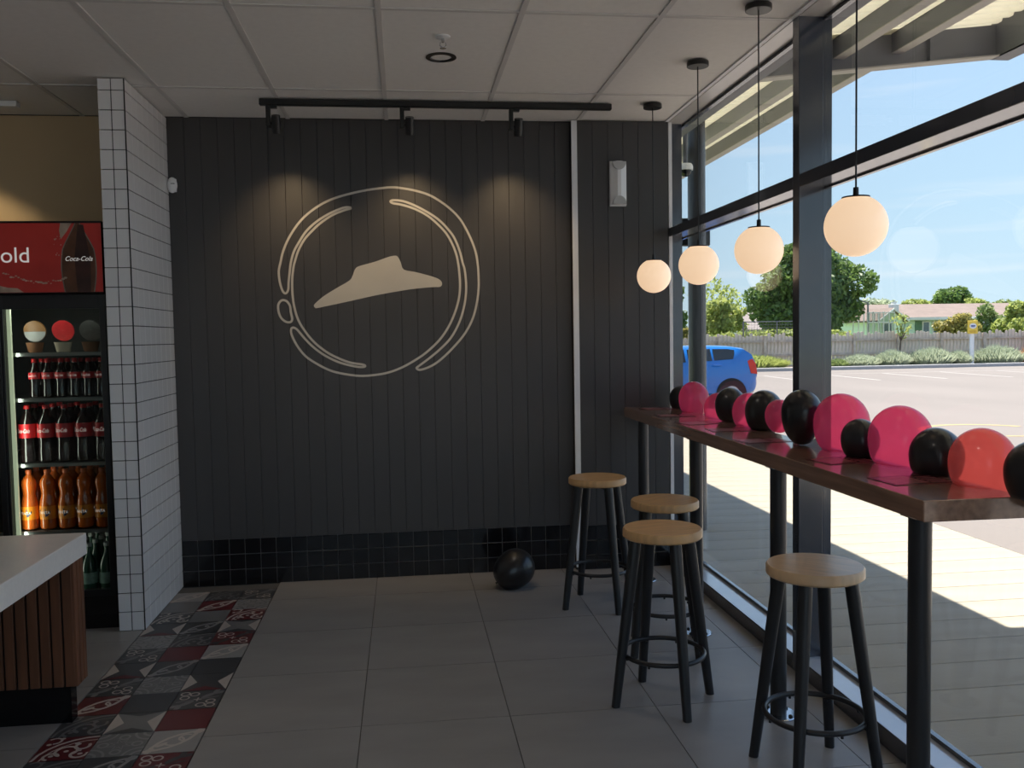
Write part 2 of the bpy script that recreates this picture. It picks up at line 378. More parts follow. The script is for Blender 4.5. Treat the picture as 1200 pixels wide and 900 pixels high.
for y in cy[1:-1]: MB().box(XL, XW, y-.012, y+.012, CEIL+.0005, CEIL+.006).build('ceiling_bar', M_tbar, ceiling)
MB().box(XW-.022, XW, YN, YB, CEIL-.002, CEIL+.006).build('ceiling_angle', M_trim, ceiling)

# ---- back wall: boards and black tile base
wall_back = tag(MB().box(XL, 1.80, YB, YB+.15, -.1, CEIL+.1).build('wall_back', M_groove), 'dark charcoal vertical board wall with a black tiled base', None, None, 'structure')
MB().box(XL, -1.50, YB-.012, YB, 0, CEIL).build('painted_lining', M_tan, wall_back)
BH = .287
def board_run(x0, x1, yf, n):
    p = (x1-x0)/n
    for k in range(n):
        w = p-.0006; c = .0018; t = .012
        key = ('board', round(w, 4))
        if key not in MESHCACHE:
            m = MB().prism([(c, 0), (w-c, 0), (w, c), (w, t), (0, t), (0, c)], 'z', 0, CEIL-BH)
            me = bpy.data.meshes.new('board'); me.from_pydata(m.v, [], m.f); me.materials.append(M_board); MESHCACHE[key] = me
        piece('board', MESHCACHE[key], wall_back, (x0+k*p, yf, BH))
def black_tiles(x0, x1, yf, px):
    n = int(round((x1-x0)/px)); p = (x1-x0)/n
    for k in range(n):
        for r in range(3): piece('black_tile', box_mesh('black_tile', p-.004, .008, BH/3-.004, .001, M_black_tile), wall_back, (x0+k*p+.00125, yf, r*BH/3+.00125))
board_run(-1.379, 1.073, YB-.012, 25); black_tiles(-1.379, 1.073, YB-.010, .0957)
MB().box(-1.379, 1.075, YB-.004, YB, 0, BH).build('grout', M_grout_grey, wall_back)
YR = YB-.05
MB().box(1.075, 1.70, YR, YB, 0, CEIL).build('lining_box', M_groove, wall_back)
MB().box(1.11, 1.70, YR-.003, YR, 0, BH).build('grout', M_grout_grey, wall_back)
board_run(1.109, 1.698, YR-.012, 6); black_tiles(1.109, 1.698, YR-.010, .0957)
MB().box(1.074, 1.109, YR-.016, YR-.002, .02, CEIL).build('corner_trim', M_trim, wall_back)
MB().box(1.700, 1.722, YR-.016, YR, 0.10, CEIL).build('corner_trim', M_trim, wall_back)

# other walls (behind and left of the camera)
tag(MB().box(XL-.15, XL, YN, YB, 0, CEIL+.1).build('wall_left', M_paint), 'plain pale painted wall behind the serving side', None, None, 'structure')
wr = tag(MB().box(XL, -2.6, YN-.15, YN, 0, CEIL+.1).box(-2.6, 1.84, YN-.15, YN, CEIL-.02, CEIL+.1).box(-2.6, 1.84, YN-.12, YN-.02, 0, .08).build('wall_rear', M_paint), 'rear shop wall with tall windows added to brighten the room', None, None, 'structure')
for k in range(4):  # glazing added in the unseen rear wall to let more daylight in
    xa = -2.6+k*1.1
    MB().box(xa, xa+.06, YN-.13, YN-.01, .08, CEIL-.02).build('mullion', M_frame, wr)
    MB().box(xa+.06, xa+1.1, YN-.075, YN-.069, .08, CEIL-.02).build('pane', M_glass, wr)

# ---- tiled pillar
PX0, PX1, PY0 = -1.512, -1.380, 4.796
pillar = tag(MB().box(PX0+.009, PX1-.008, PY0+.008, YB, 0, CEIL).build('wall_pillar', M_dark_grout), 'projecting end wall clad in pale square tiles with dark grout beside the fridge', None, None, 'structure')
MB().box(PX1-.004, PX1+.0015, PY0-.0015, PY0+.004, 0, CEIL).build('edge_trim', M_black, pillar)
TH = CEIL/28.6
for r in range(29):
    z = r*TH; h = min(TH, CEIL-z)-.004
    for k in range(2):
        w = (PX1-PX0)/2; piece('wall_tile', box_mesh('wall_tile', w-.005, .008, h, .0012, M_white_tile), pillar, (PX0+k*w+.002, PY0, z+.002))
    n = 8; w = (YB-PY0-.012)/n
    for k in range(n): piece('wall_tile', box_mesh('wall_tile', .008, w-.003, h, .0012, M_white_tile), pillar, (PX1-.008, PY0+.010+k*w+.0015, z+.002))

# ---- window wall
MULL = [5.626, 3.704, 1.845, -.01, -1.865, -3.72]
for i in range(len(MULL)-1):
    ya, yb = MULL[i+1]+.031, MULL[i]-.031
    if i == 0: yb = 5.70
    w = empty('window_%d' % (i+1), (1.76, (ya+yb)/2, 0), ['tall dark-framed shop window beside the charcoal board wall', 'tall dark-framed shop window alongside the bar table end', 'tall dark-framed shop window past the bar table', 'tall dark-framed shop window further along the glass front', 'tall dark-framed shop window by the rear wall'][i], None, None, 'structure')
    MB().bbox(XW, XG+.03, ya, yb, 0.0, .068, .002).build('bottom_rail', M_frame, w)
    MB().box(XW+.002, XG-.006, ya, yb, .068, .071).build('window_sill', M_sill, w)
    MB().bbox(XW, XG+.03, ya, yb, 2.128, 2.183, .002).build('transom', M_frame, w)
    MB().bbox(XW, XG+.02, ya, yb, CEIL+.001, CEIL+.1, .002).build('window_head', M_frame, w)
    MB().box(XW+.001, XG-.014, ya, yb, CEIL-.004, CEIL+.0008).build('head_soffit', M_soffit, w)
    MB().box(XG-.008, XG+.012, ya, yb, .070, .088).build('glazing_bead', M_frame, w)
    MB().box(XG-.008, XG+.012, ya, yb, 2.121, 2.128).build('glazing_bead', M_frame, w)
    MB().box(XG-.012, XG+.014, ya, yb, CEIL-.02, CEIL).build('glazing_bead', M_frame, w)
    MB().box(XG-.003, XG+.003, ya, yb, .086, 2.122).build('lower_pane', M_glass, w)
    MB().box(XG-.003, XG+.003, ya, yb, 2.183, CEIL-.018).build('upper_pane', M_glass, w)
    ym = MULL[i]
    if i == 0: MB().box(XW+.022, 1.800, ym-.033, YB+.10, 0, CEIL+.1).box(1.780, XG+.012, 5.70, 5.72, 0, CEIL+.1).build('jamb', M_frame, w)
    else:
        MB().bbox(XW, XG-.012, ym-.031, ym+.031, 0.0, CEIL, .002).build('mullion', M_frame, w)
        MB().box(XG-.012, XG+.03, ym-.024, ym+.024, 0.0, CEIL).build('mullion_cap', M_frame, w)
tag(MB().box(XW+.02, XG+.06, YN, YB+.3, CEIL+.09, 3.5).build('wall_right', M_frame), 'dark fascia above the shop windows', None, None, 'structure')

# ================================================================== FURNITURE
# ---- bar table
TT, TB = 1.045, .985; TX0, TX1, TY0, TY1 = 1.393, 1.694, 2.24, 5.545
tbl = empty('bar_table', (1.437, 3.8, 0), 'long brown wood-grain bar table on charcoal posts along the window', 'table')
MB().bbox(TX0, TX1, TY0, TY1, TB, TT, .0025).build('tabletop', M_tablewood, tbl)
for y in (2.327, 3.285, 4.262, 5.25):
    lg = MB().lathe([(.0315, .006), (.0315, TB)], 24, (1.437, y, 0)).build('leg', M_post, tbl, True)
    pl = MB().lathe([(.072, 0), (.072, .005), (.069, .008)], 28, (1.437, y, 0)).build('base_plate', M_chrome, lg, True)
    for k in range(4): MB().lathe([(.009, .008), (.008, .013), (.004, .016)], 8, (1.437+.054*math.cos(k*PI/2+.6), y+.054*math.sin(k*PI/2+.6), 0)).build('bolt', M_black, lg, True)
    MB().box(1.40, 1.475, y-.04, y+.04, TB-.004, TB).build('top_plate', M_post, lg)

# ---- stools
def make_stool(loc, rz, label, seat_mat):
    s = empty('bar_stool', loc, label, 'stool', 'round wooden bar stools', rz=rz)
    R = .161
    MB().lathe([(R-.006, .682), (R, .688), (R, .714), (R-.005, .7205), (0.0005, .7215)], 48).build('seat', seat_mat, s, True, True)
    for k in range(4):
        a_ = k*PI/2; c, d = math.cos(a_), math.sin(a_)
        top = Vector((.118*c, .118*d, .682)); bot = Vector((.212*c, .212*d, 0))
        # tapered leg with rounded D section
        m = MB(); seg = 12; V = []; F = []
        for t, w_ in ((0, .026), (.08, .027), (.5, .024), (1, .0195)):
            p = top.lerp(bot, t)
            for q in range(seg):
                b_ = 2*PI*q/seg; ex = .72; cx_ = math.copysign(abs(math.cos(b_))**ex, math.cos(b_))*w_*.85; cy_ = math.copysign(abs(math.sin(b_))**ex, math.sin(b_))*w_*.85
                V.append((p.x+cx_*c-cy_*d, p.y+cx_*d+cy_*c, p.z))
        for i in range(3):
            for q in range(seg): F.append((i*seg+q, i*seg+(q+1) % seg, (i+1)*seg+(q+1) % seg, (i+1)*seg+q))
        F.append(tuple(range(seg))); F.append(tuple(3*seg+q for q in range(seg))[::-1])
        m.add(V, F).build('leg', M_stoolleg, s, True, True)
    rg = MB().torus((0, 0, .205), .166, .0095, 40, 10).build('footrest_ring', M_stoolleg, s, True, True)
    for k in range(4):
        a_ = k*PI/2; MB().rod((.160*math.cos(a_), .160*math.sin(a_), .193), (.160*math.cos(a_), .160*math.sin(a_), .186), .006, seg=8).build('bolt', M_stoolleg, rg, True, True)
        a_ += PI/4; MB().rod((.166*math.cos(a_), .166*math.sin(a_), .197), (.166*math.cos(a_), .166*math.sin(a_), .188), .005, seg=8).build('bolt', M_stoolleg, rg, True, True)
    m = MB()
    for k in range(2):
        a_ = k*PI/2; c, d = math.cos(a_), math.sin(a_); h = .014
        V = [(-.125*c+h*d, -.125*d-h*c, .664), (.125*c+h*d, .125*d-h*c, .664), (.125*c-h*d, .125*d+h*c, .664), (-.125*c-h*d, -.125*d+h*c, .664)]
        V += [(x, y, .682+.0005*k) for x, y, z in V]; m.add(V, [(0, 3, 2, 1), (4, 5, 6, 7), (0, 1, 5, 4), (1, 2, 6, 5), (2, 3, 7, 6), (3, 0, 4, 7)])
    m.build('under_seat_bracket', M_stoolleg, s, False, True)
    return s
make_stool((1.055, 4.82, 0), math.radians(18), 'round oak-topped bar stool standing closest to the dark board wall', M_oak)
make_stool((1.22, 4.085, 0), math.radians(30), 'round oak-topped bar stool tucked in between two others at the bar table', M_oak)
make_stool((1.032, 3.492, 0), math.radians(9), 'round oak-topped bar stool pulled out from the bar table into the room', M_oak)
make_stool((1.370, 2.835, 0), math.radians(50), 'round pale oak-topped bar stool beside the near end post of the bar table', M_oak2)

# ---- pendant lamps
for i, y in enumerate((5.14, 4.335, 3.575, 2.775)):
    lb = ['white globe pendant lamp on black cord in front of the board wall', 'white globe pendant lamp hanging in front of the round outside post', 'white globe pendant lamp hanging before the leafy dark tree', 'white globe pendant lamp hanging beside the window mullion'][i]
    p = empty('pendant_lamp', (1.48, y, CEIL), lb, 'lamp', 'globe pendant lamps over the bar table')
    MB().lathe([(.052, -.024), (.054, -.022), (.054, -.003), (.052, 0)], 32).build('ceiling_rose', M_black, p, True, True)
    MB().rod((0, 0, -.02), (0, 0, -.875), .0032, seg=8).build('cord', M_black, p, True, True)
    MB().rod((0, 0, -.875), (0, 0, -.905), .0085, .0095, 12).build('cord_grip', M_black, p, True, True)
    MB().lathe([(.045, -.911), (.044, -.905), (.03, -.9035)], 28).build('cap', M_black, p, True, True)
    prof = [(.0005, -1.1)]+[(.1*math.sin(t), -1.0-.1*math.cos(t)) for t in [PI*k/22 for k in range(1, 20)]]+[(.046, -.911)]
    MB().lathe(prof, 36).build('globe', M_globe, p, True, True)

# ---- track lights
tr = empty('track_light', (.24, 5.15, CEIL), 'black ceiling track with three small spotlights aimed at the dark wall', 'track light')
MB().bbox(-.765, 1.235, 5.133, 5.167, CEIL-.036, CEIL-.002, .003).build('track', M_black, tr)
for x in (-.70, .04, .663):
    h = MB().box(x-.028, x+.030, 5.138, 5.162, CEIL-.052, CEIL-.036).build('adapter', M_black, tr)
    MB().bbox(x-.030, x-.006, 5.132, 5.168, CEIL-.155, CEIL-.040, .003).build('arm', M_black, h)
    ctr = Vector((x+.024, 5.15, CEIL-.135)); d = Vector((0, .45, -1)).normalized()
    MB().rod(ctr-d*.045, ctr+d*.052, .024, .024, 20).rod((x-.008, 5.15, CEIL-.135), (x+.005, 5.15, CEIL-.135), .008, seg=8).build('spot_head', M_black, tr, True)
    ld = bpy.data.lights.new('spot_lamp', 'SPOT'); ld.energy = 6.5; ld.color = (1, .72, .40); ld.spot_size = math.radians(86); ld.spot_blend = 1.0; ld.shadow_soft_size = .02
    lo = bpy.data.objects.new('spot_lamp', ld); COL.objects.link(lo); lo.parent = tr; w = wloc(tr); lo.location = ctr+d*.058-w
    lo.rotation_euler = Vector((0, -.62, 1)).to_track_quat('Z', 'Y').to_euler()

# ---- ceiling fittings
M_lampw = mat('lamp_dim', (.7, .7, .68), .2, var=.02, metal=.6)
def downlight(x, y, label, lit):
    d = empty('downlight', (x, y, CEIL+.005), label, 'downlight', 'added fill downlights' if 'rear' in label else None)
    MB().lathe([(.052, 0), (.073, 0), (.074, -.004), (.052, -.006), (.046, .008), (.046, .012)], 36, cap=False).build('trim_ring', M_black, d, True, True)
    MB().lathe([(.047, .0), (.030, .010), (.0005, .012)], 28, cap=False).build('reflector', M_lampw, d, True, True)
    if lit:
        ld = bpy.data.lights.new('downlight_lamp', 'SPOT'); ld.energy = lit; ld.color = (1, .78, .48); ld.spot_size = math.radians(95); ld.spot_blend = .35; ld.shadow_soft_size = .04
        lo = bpy.data.objects.new('downlight_lamp', ld); COL.objects.link(lo); lo.parent = d; lo.location = (0, 0, -.012); ld.color = (1, .78, .48) if 'fridge' in label else (1, .9, .78)
downlight(.212, 4.36, 'round black-rimmed downlight in the ceiling beside the sprinkler', 5)
for k, (x, y) in enumerate(((.212, 1.93), (.212, -.5), (.212, -2.93), (-2.17, 1.93), (-2.17, -.5), (-2.17, -2.93))):  # extra downlights added out of view as fill for the room
    downlight(x, y, 'added black-rimmed fill downlight over the rear shop floor, %s from rear windows, %s side' % (['third', 'second', 'first'][k % 3], ['window', 'counter'][k//3]), 5)
downlight(-2.5, 5.2, 'round black-rimmed warm downlight above the drinks fridge', 9)
sp = empty('sprinkler', (.207, 4.066, CEIL+.005), 'small chrome fire sprinkler head on white ceiling plate', 'sprinkler')
MB().lathe([(.034, 0), (.034, -.004), (.026, -.009), (.012, -.010)], 28).build('plate', M_white, sp, True, True)
MB().rod((0, 0, -.01), (0, 0, -.026), .007, seg=12).path([(-.011, 0, -.026), (-.014, 0, -.04), (0, 0, -.05)], .0025, 6).path([(.011, 0, -.026), (.014, 0, -.04), (0, 0, -.05)], .0025, 6).lathe([(.014, -.053), (.014, -.051)], 16).build('head', M_chrome, sp, True, True)

# ---- wall devices
em = empty('emergency_light', (1.368, YR-.012, 2.46), 'white vertical wall light box on the dark boards right of the pale trim', 'wall light')
w2, z0, z1 = .051, -.141, .141
MB().prism([(-w2, 0), (w2, 0), (w2, -.022), (.012, -.05), (-.012, -.05), (-w2, -.022)], 'z', z0+.006, z1-.006).build('housing', M_white, em, False, True)
MB().bbox(-w2-.002, w2+.002, -.008, 0, z0, z1, .002).build('back_plate', M_white, em, False, True)
M_offw = mat('device_grey', (.5, .5, .5), .4, var=.04)
cap = [(.043*math.cos(PI*k/12), z0+.01+.05*math.sin(PI*k/12)) for k in range(13)]
MB().prism(cap, 'y', -.056, -.03).build('end_cover', M_offw, em, False, True)
MB().prism([(x, -z) for x, z in cap], 'y', -.056, -.03).build('end_cover', M_offw, em, False, True)
pr = empty('motion_sensor', (-1.352, YB-.012, 2.447), 'small white domed motion sensor in the corner by the pale tiled pillar', 'sensor')
MB().bbox(-.024, .022, -.012, 0, -.04, .04, .004).build('base', M_white, pr, False, True)
MB().sphere((0, -.02, 0), .03, .022, .047, 20, 12).build('dome', M_white, pr, True, True)
MB().box(-.004, .018, -.042, -.038, .004, .008).build('lens_slit', M_black, pr, False, True)

# ---- wall emblem (painted)
LOOP = [(-0.747,1.931),(-0.735,1.984),(-0.718,2.050),(-0.683,2.129),(-0.627,2.214),(-0.566,2.277),(-0.486,2.334),(-0.401,2.374),(-0.298,2.404),(-0.200,2.425),(-0.103,2.438),(-0.057,2.442),(-0.002,2.439),(0.096,2.422),(0.193,2.390),(0.291,2.326),(0.358,2.262),(0.401,2.196),(0.443,2.106),(0.466,2.032),(0.475,1.970),(0.479,1.914),(0.479,1.822),(0.467,1.730),(0.440,1.631),(0.392,1.540),(0.323,1.457),(0.238,1.376),(0.170,1.331),(0.104,1.309),(0.079,1.319),(0.092,1.332),(0.155,1.377),(0.231,1.438),(0.299,1.508),(0.351,1.599),(0.382,1.690),(0.397,1.773),(0.400,1.848),(0.393,1.931),(0.381,1.976),(0.363,2.051),(0.331,2.132),(0.288,2.191),(0.240,2.240),(0.179,2.283),(0.094,2.329),(0.020,2.357),(-0.041,2.363),(-0.059,2.355),(-0.041,2.344),(0.007,2.336),(0.087,2.311),(0.166,2.269),(0.227,2.218),(0.281,2.159),(0.317,2.095),(0.341,2.032),(0.353,1.971),(0.358,1.923),(0.362,1.840),(0.354,1.757),(0.327,1.666),(0.284,1.575),(0.224,1.492),(0.139,1.415),(0.064,1.366),(-0.012,1.326),(-0.094,1.297),(-0.177,1.283),(-0.272,1.279),(-0.369,1.293),(-0.450,1.315),(-0.530,1.357),(-0.601,1.408),(-0.651,1.475),(-0.681,1.541),(-0.684,1.573),(-0.672,1.585),(-0.648,1.573),(-0.605,1.519),(-0.559,1.469),(-0.503,1.423),(-0.440,1.385),(-0.376,1.358),(-0.295,1.337),(-0.250,1.334),(-0.239,1.341),(-0.258,1.350),(-0.327,1.362),(-0.399,1.390),(-0.471,1.430),(-0.542,1.489),(-0.596,1.556),(-0.638,1.630),(-0.660,1.711),(-0.669,1.793),(-0.668,1.882),(-0.658,1.955),(-0.649,1.989),(-0.626,2.056),(-0.588,2.123),(-0.539,2.177),(-0.490,2.222),(-0.416,2.271),(-0.343,2.301),(-0.301,2.313),(-0.324,2.320),(-0.366,2.310),(-0.440,2.277),(-0.513,2.231),(-0.575,2.174),(-0.618,2.111),(-0.653,2.050),(-0.673,1.983),(-0.681,1.931),(-0.690,1.866),(-0.694,1.817),(-0.711,1.795),(-0.729,1.814),(-0.743,1.867)]
BEAN = [(-0.734,1.753),(-0.706,1.748),(-0.687,1.720),(-0.682,1.679),(-0.675,1.638),(-0.687,1.619),(-0.714,1.622),(-0.742,1.647),(-0.756,1.688),(-0.755,1.729)]
HAT = [(-0.542,1.717),(-0.531,1.734),(-0.478,1.778),(-0.404,1.823),(-0.321,1.871),(-0.301,1.904),(-0.283,1.944),(-0.255,1.960),(-0.160,1.986),(-0.086,2.012),(-0.037,2.022),(-0.019,2.010),(-0.004,1.979),(0.014,1.935),(0.092,1.918),(0.191,1.890),(0.236,1.870),(0.250,1.845),(0.235,1.826),(0.190,1.825),(0.082,1.816),(-0.001,1.805),(-0.165,1.777),(-0.301,1.748),(-0.512,1.705),(-0.532,1.704)]
def smooth_loop(P, n=4):
    out = []; N = len(P)
    for i in range(N):
        p0, p1, p2, p3 = [Vector(P[(i+k) % N]) for k in (-1, 0, 1, 2)]
        for k in range(n):
            t = k/n; out.append(.5*((2*p1)+(-p0+p2)*t+(2*p0-5*p1+4*p2-p3)*t*t+(-p0+3*p1-3*p2+p3)*t**3))
    return out
def stroke(m, P, w, y):
    N = len(P); V = []
    for i in range(N):
        d = (P[(i+1) % N]-P[i-1]); d = d.normalized() if d.length > 1e-6 else Vector((1, 0)); nrm = Vector((-d.y, d.x))*w/2
        V += [(P[i].x+nrm.x, y, P[i].y+nrm.y), (P[i].x-nrm.x, y, P[i].y-nrm.y)]
    m.add(V, [(2*i, 2*i+1, (2*i+3) % (2*N), (2*i+2) % (2*N)) for i in range(N)])
    return m
emb = empty('wall_emblem', (-.13, YB-.0125, 1.86), 'white painted ring outline with slanted hat shape on the dark board wall', 'emblem')
stroke(MB(), smooth_loop(LOOP), .0135, YB-.0128).build('ring_outline', M_paint_white, emb)
stroke(MB(), smooth_loop(BEAN), .0135, YB-.0128).build('small_loop', M_paint_white, emb)
hp = smooth_loop(HAT, 3); MB().add([(p.x, YB-.0128, p.y) for p in hp], [tuple(range(len(hp)))]).build('hat_shape', M_paint_white, emb)

# ---- counter
cn = empty('counter', (-1.9, 3.0, 0), 'white-topped serving counter clad in upright brown timber slats', 'counter')
CT, CB = .745, .658; CX = -1.292; CY1 = 3.745; CY0 = 1.3; CXL = -2.6
MB().bbox(CXL, CX, CY0, CY1, CB, CT, .003).build('countertop', M_counter, cn)
for ya, yb in ((3.645, 3.728), (1.40, 1.483)):
    bd = MB().box(CXL, -1.322, ya, yb, .15, CB).build('support_panel', M_black, cn)
    MB().box(CXL, -1.345, ya+.012, yb-.012, 0, .15).build('plinth', M_blackgloss, cn)
    p = .0445; x = -1.318
    while x-p > CXL:
        for yy in (ya-.014, yb):
            sl = MB().bbox(x-.036, x, yy, yy+.014, .155, CB-.001, .0015).build('slat', M_slat, bd)
        x -= p
    for k in range(3): MB().bbox(-1.322, -1.308, ya-.012+k*.0385, ya-.012+k*.0385+.031, .155, CB-.001, .0015).build('slat', M_slat, bd)

# ---- drinks fridge
M_sign = mat('sign_red', (.42, .030, .022), .35, var=.25, scale=3, col2=(.26, .016, .014), emit=(.5, .03, .02), estr=.03)
M_led = mat('fridge_strip', (.7, .75, .6), .5, var=.02, emit=(.80, .92, .62), estr=.20)
M_shelf = mat('wire_shelf', (.32, .33, .32), .35, var=.06, metal=.5)
M_inner = mat('fridge_inside', (.06, .062, .06), .6, var=.05)
FX0, FX1, FY0, FY1 = -2.62, -1.532, 4.85, 5.58
fr = empty('drinks_fridge', ((FX0+FX1)/2, 5.2, 0), 'tall black glass-door drinks fridge with a lit red sign', 'fridge')
cab = MB().box(FX0, FX1, FY1-.03, FY1, 0, 2.14).box(FX0, FX0+.03, FY0+.04, FY1-.03, 0, 2.14).box(FX1-.03, FX1, FY0+.04, FY1-.03, 0, 2.14).box(FX0+.03, FX1-.03, FY0+.04, FY1-.03, 0, .16).box(FX0+.03, FX1-.03, FY0+.04, FY1-.03, 1.72, 2.14).build('cabinet', M_black, fr)
MB().box(FX0+.032, FX1-.032, FY1-.034, FY1-.031, .16, 1.72).build('back_lining', M_inner, fr)
sg = MB().bbox(FX0, FX1, FY0, FY0+.04, 1.765, 2.14, .004).build('header_box', M_blackgloss, fr)
MB().box(FX0+.008, FX1-.006, FY0-.004, FY0, 1.775, 2.128).build('sign_panel', M_sign, sg)
M_txt = mat('sign_white', (.8, .78, .76), .5, var=.02, emit=(1, .95, .9), estr=.12)
M_cola = mat('cola_brown', (.045, .014, .010), .3, var=.4, scale=14); M_cola2 = mat('cola_amber', (.12, .045, .02), .3, var=.35, scale=12)
M_foam = mat('splash_cream', (.42, .33, .25), .5, var=.3, scale=20); M_outl = mat('bottle_edge', (.20, .19, .15), .3, var=.3)
text_obj('cold', .112, M_txt, sg, (-1.985, FY0-.0052, 1.962), sx_=1.02)
# contour bottle print with script
def bprof(z):
    t = (z-1.775)/.353
    return .066+.016*math.sin((t*1.25+.05)*PI)-.046*max(0, (t-.62)/.38)**1.1
zs = [1.775+.353*k/16 for k in range(17)]; bc = -1.652
MB().add([(bc-bprof(z)-.006, FY0-.0046, z) for z in zs]+[(bc+bprof(z)+.006, FY0-.0046, z) for z in zs][::-1], [tuple(range(34))]).build('bottle_edge_print', M_outl, sg)
MB().add([(bc-bprof(z), FY0-.0052, z) for z in zs]+[(bc+bprof(z), FY0-.0052, z) for z in zs][::-1], [tuple(range(34))]).build('bottle_print', M_cola2, sg)
MB().add([(bc-.01, FY0-.0056, 1.775), (bc+.055, FY0-.0056, 1.775), (bc+.06, FY0-.0056, 1.93), (bc+.03, FY0-.0056, 2.12), (bc+.002, FY0-.0056, 2.12), (bc-.02, FY0-.0056, 1.95)], [(0, 1, 2, 3, 4, 5)]).build('bottle_shade_print', M_cola, sg)
text_obj('Coca-Cola', .034, M_txt, sg, (bc, FY0-.0062, 1.945), shear=.35, sx_=.92)
random.seed(3)
m = MB()
for k in range(26):
    t = k/25; x = -2.02+.30*t; z = 1.878-.055*math.sin(t*PI*.8)+random.uniform(-.008, .008); r = random.uniform(.002, .006)
    q = [(x+r*1.6*math.cos(2*PI*j/7), FY0-.0050-.00001*k, z+r*math.sin(2*PI*j/7)) for j in range(7)]; m.add(q, [tuple(range(7))])
for k in range(12):
    x, z, r = -1.752+random.uniform(-.02, .02), 2.0+random.uniform(-.04, .06), random.uniform(.002, .004); m.add([(x+r*math.cos(2*PI*j/6), FY0-.0050-.00001*k, z+r*math.sin(2*PI*j/6)) for j in range(6)], [tuple(range(6))])
m.build('splash_print', M_foam, sg)['kind'] = 'stuff'
MB().add([(-1.735, FY0-.0050, 2.128), (-1.68, FY0-.0050, 2.128), (-1.705, FY0-.0050, 2.085), (-1.735, FY0-.0050, 2.045), (-1.742, FY0-.0050, 2.09)], [(0, 1, 2, 3, 4)]).add([(-2.2, FY0-.005, 1.776), (-1.925, FY0-.005, 1.776), (-1.955, FY0-.005, 1.797), (-2.0, FY0-.005, 1.80), (-2.06, FY0-.005, 1.815), (-2.2, FY0-.005, 1.82)], [(0, 1, 2, 3, 4, 5)]).build('foam_print', M_foam, sg)
for x0, x1 in ((FX0, -2.052), (-2.048, FX1)):
    f = .032
    dr = MB().bbox(x0, x0+f if x0 < -2.3 else x0+.012, FY0, FY0+.035, .175, 1.76, .002).bbox(x1-f, x1, FY0, FY0+.035, .175, 1.76, .002).box(x0, x1, FY0+.001, FY0+.034, 1.69, 1.7595).box(x0, x1, FY0+.001, FY0+.034, .1755, .212).build('door', M_black, fr)
    MB().box(x0+.012, x1-f, FY0+.012, FY0+.018, .212, 1.69).build('pane', M_fglass, dr)
MB().box(-2.034, -2.016, FY0+.036, FY0+.052, .2, 1.70).build('light_strip', M_led, fr)
for (lx, ly, lz, sx_, sy_, en, dirv) in ((-1.83, FY0+.06, 1.70, .5, .03, .28, (0, .25, -1)), (-2.0, FY0+.06, .95, .02, 1.4, .62, (.8, 1, 0))):  # lamps added inside the cabinet to brighten the bottles
    ld = bpy.data.lights.new('fridge_fill_lamp', 'AREA'); ld.shape = 'RECTANGLE'; ld.size = sx_; ld.size_y = sy_; ld.energy = en; ld.color = (.92, 1, .86)
    lo = bpy.data.objects.new('fridge_fill_lamp', ld); COL.objects.link(lo); lo.parent = fr; w = wloc(fr); lo.location = (lx-w[0], ly-w[1], lz-w[2])
    lo.rotation_euler = (-Vector(dirv)).to_track_quat('Z', 'Y').to_euler()
MB().box(FX0+.01, FX1, FY0+.02, FY0+.04, 0, .17).build('kick_panel', M_blackgloss, fr)
SH = [1.462, 1.224, .879, .520]
for z in SH+[.175]:
    s_ = MB().box(FX0+.035, FX1-.032, 4.925, 5.54, z-.010, z-.004).build('shelf', M_inner, fr)
    m = MB().box(FX0+.035, FX1-.034, 4.915, 4.926, z-.016, z)
    for k in range(90): x = FX0+.04+k*.0113; m.box(x, x+.004, 4.912, 4.93, z-.004, z+.003)
    m.build('price_rail', M_shelf, s_)
# bottles
M_colaL = mat('cola_liquid', (.010, .005, .005), .10, var=.2, coat=.5); M_capred = mat('cap_red', (.50, .014, .016), .4, var=.05); M_labred = mat('label_red', (.56, .012, .018), .4, var=.1)
M_clear = mat('clear_plastic', (.035, .03, .03), .08, var=.1, coat=1)
M_fan = mat('orange_drink', (.52, .10, .012), .12, var=.12, coat=.5); M_fcap = mat('cap_orange', (.60, .12, .03), .4, var=.05); M_flab = mat('label_orange', (.75, .24, .01), .4, var=.05); M_navy = mat('label_navy', (.012, .018, .06), .4, var=.05)
M_green = mat('green_bottle', (.035, .10, .07), .08, var=.3, coat=.8); M_wcap = mat('cap_white', (.6, .62, .6), .4, var=.03); M_glab = mat('label_pale', (.30, .45, .40), .4, var=.3, scale=40)
def make_bottle(name, label, group, prof, mats, capr, lab, txt=None):
    b = empty(name, (0, 0, 0), label, 'bottle', group)
    body, capm, labm = mats; h = prof[-1][1]
    k = [i for i, p in enumerate(prof) if p[1] >= h*.80][0]
    MB().lathe(prof, 20).build('body', body, b, True, True)
    MB().lathe([(capr, h-.004), (capr, h+.014), (capr*.9, h+.016)], 16).build('cap', capm, b, True, True)
    r, z0, z1 = lab; lo = MB().lathe([(r+.0008, z0), (r+.0008, z1)], 24, cap=False).build('label_wrap', labm, b, True, True)
    if txt:
        for t in txt:
            if t[0] == 'blob':
                q = []
                for j in range(14): a_ = 2*PI*j/14; x, z = t[1]*math.cos(a_)*(1+.15*math.sin(3*a_)), t[2]*math.sin(a_); w_ = r+.0014; q.append((w_*math.sin(x/w_), -w_*math.cos(x/w_), (z0+z1)/2+z))
                MB().add(q, [tuple(range(14))]).build('label_blob', t[3], lo, False, True)
            else: text_obj(t[0], t[1], t[2], lo, (0, 0, (z0+z1)/2), shear=t[3], wrap=r+.002, sx_=t[4])
    return b
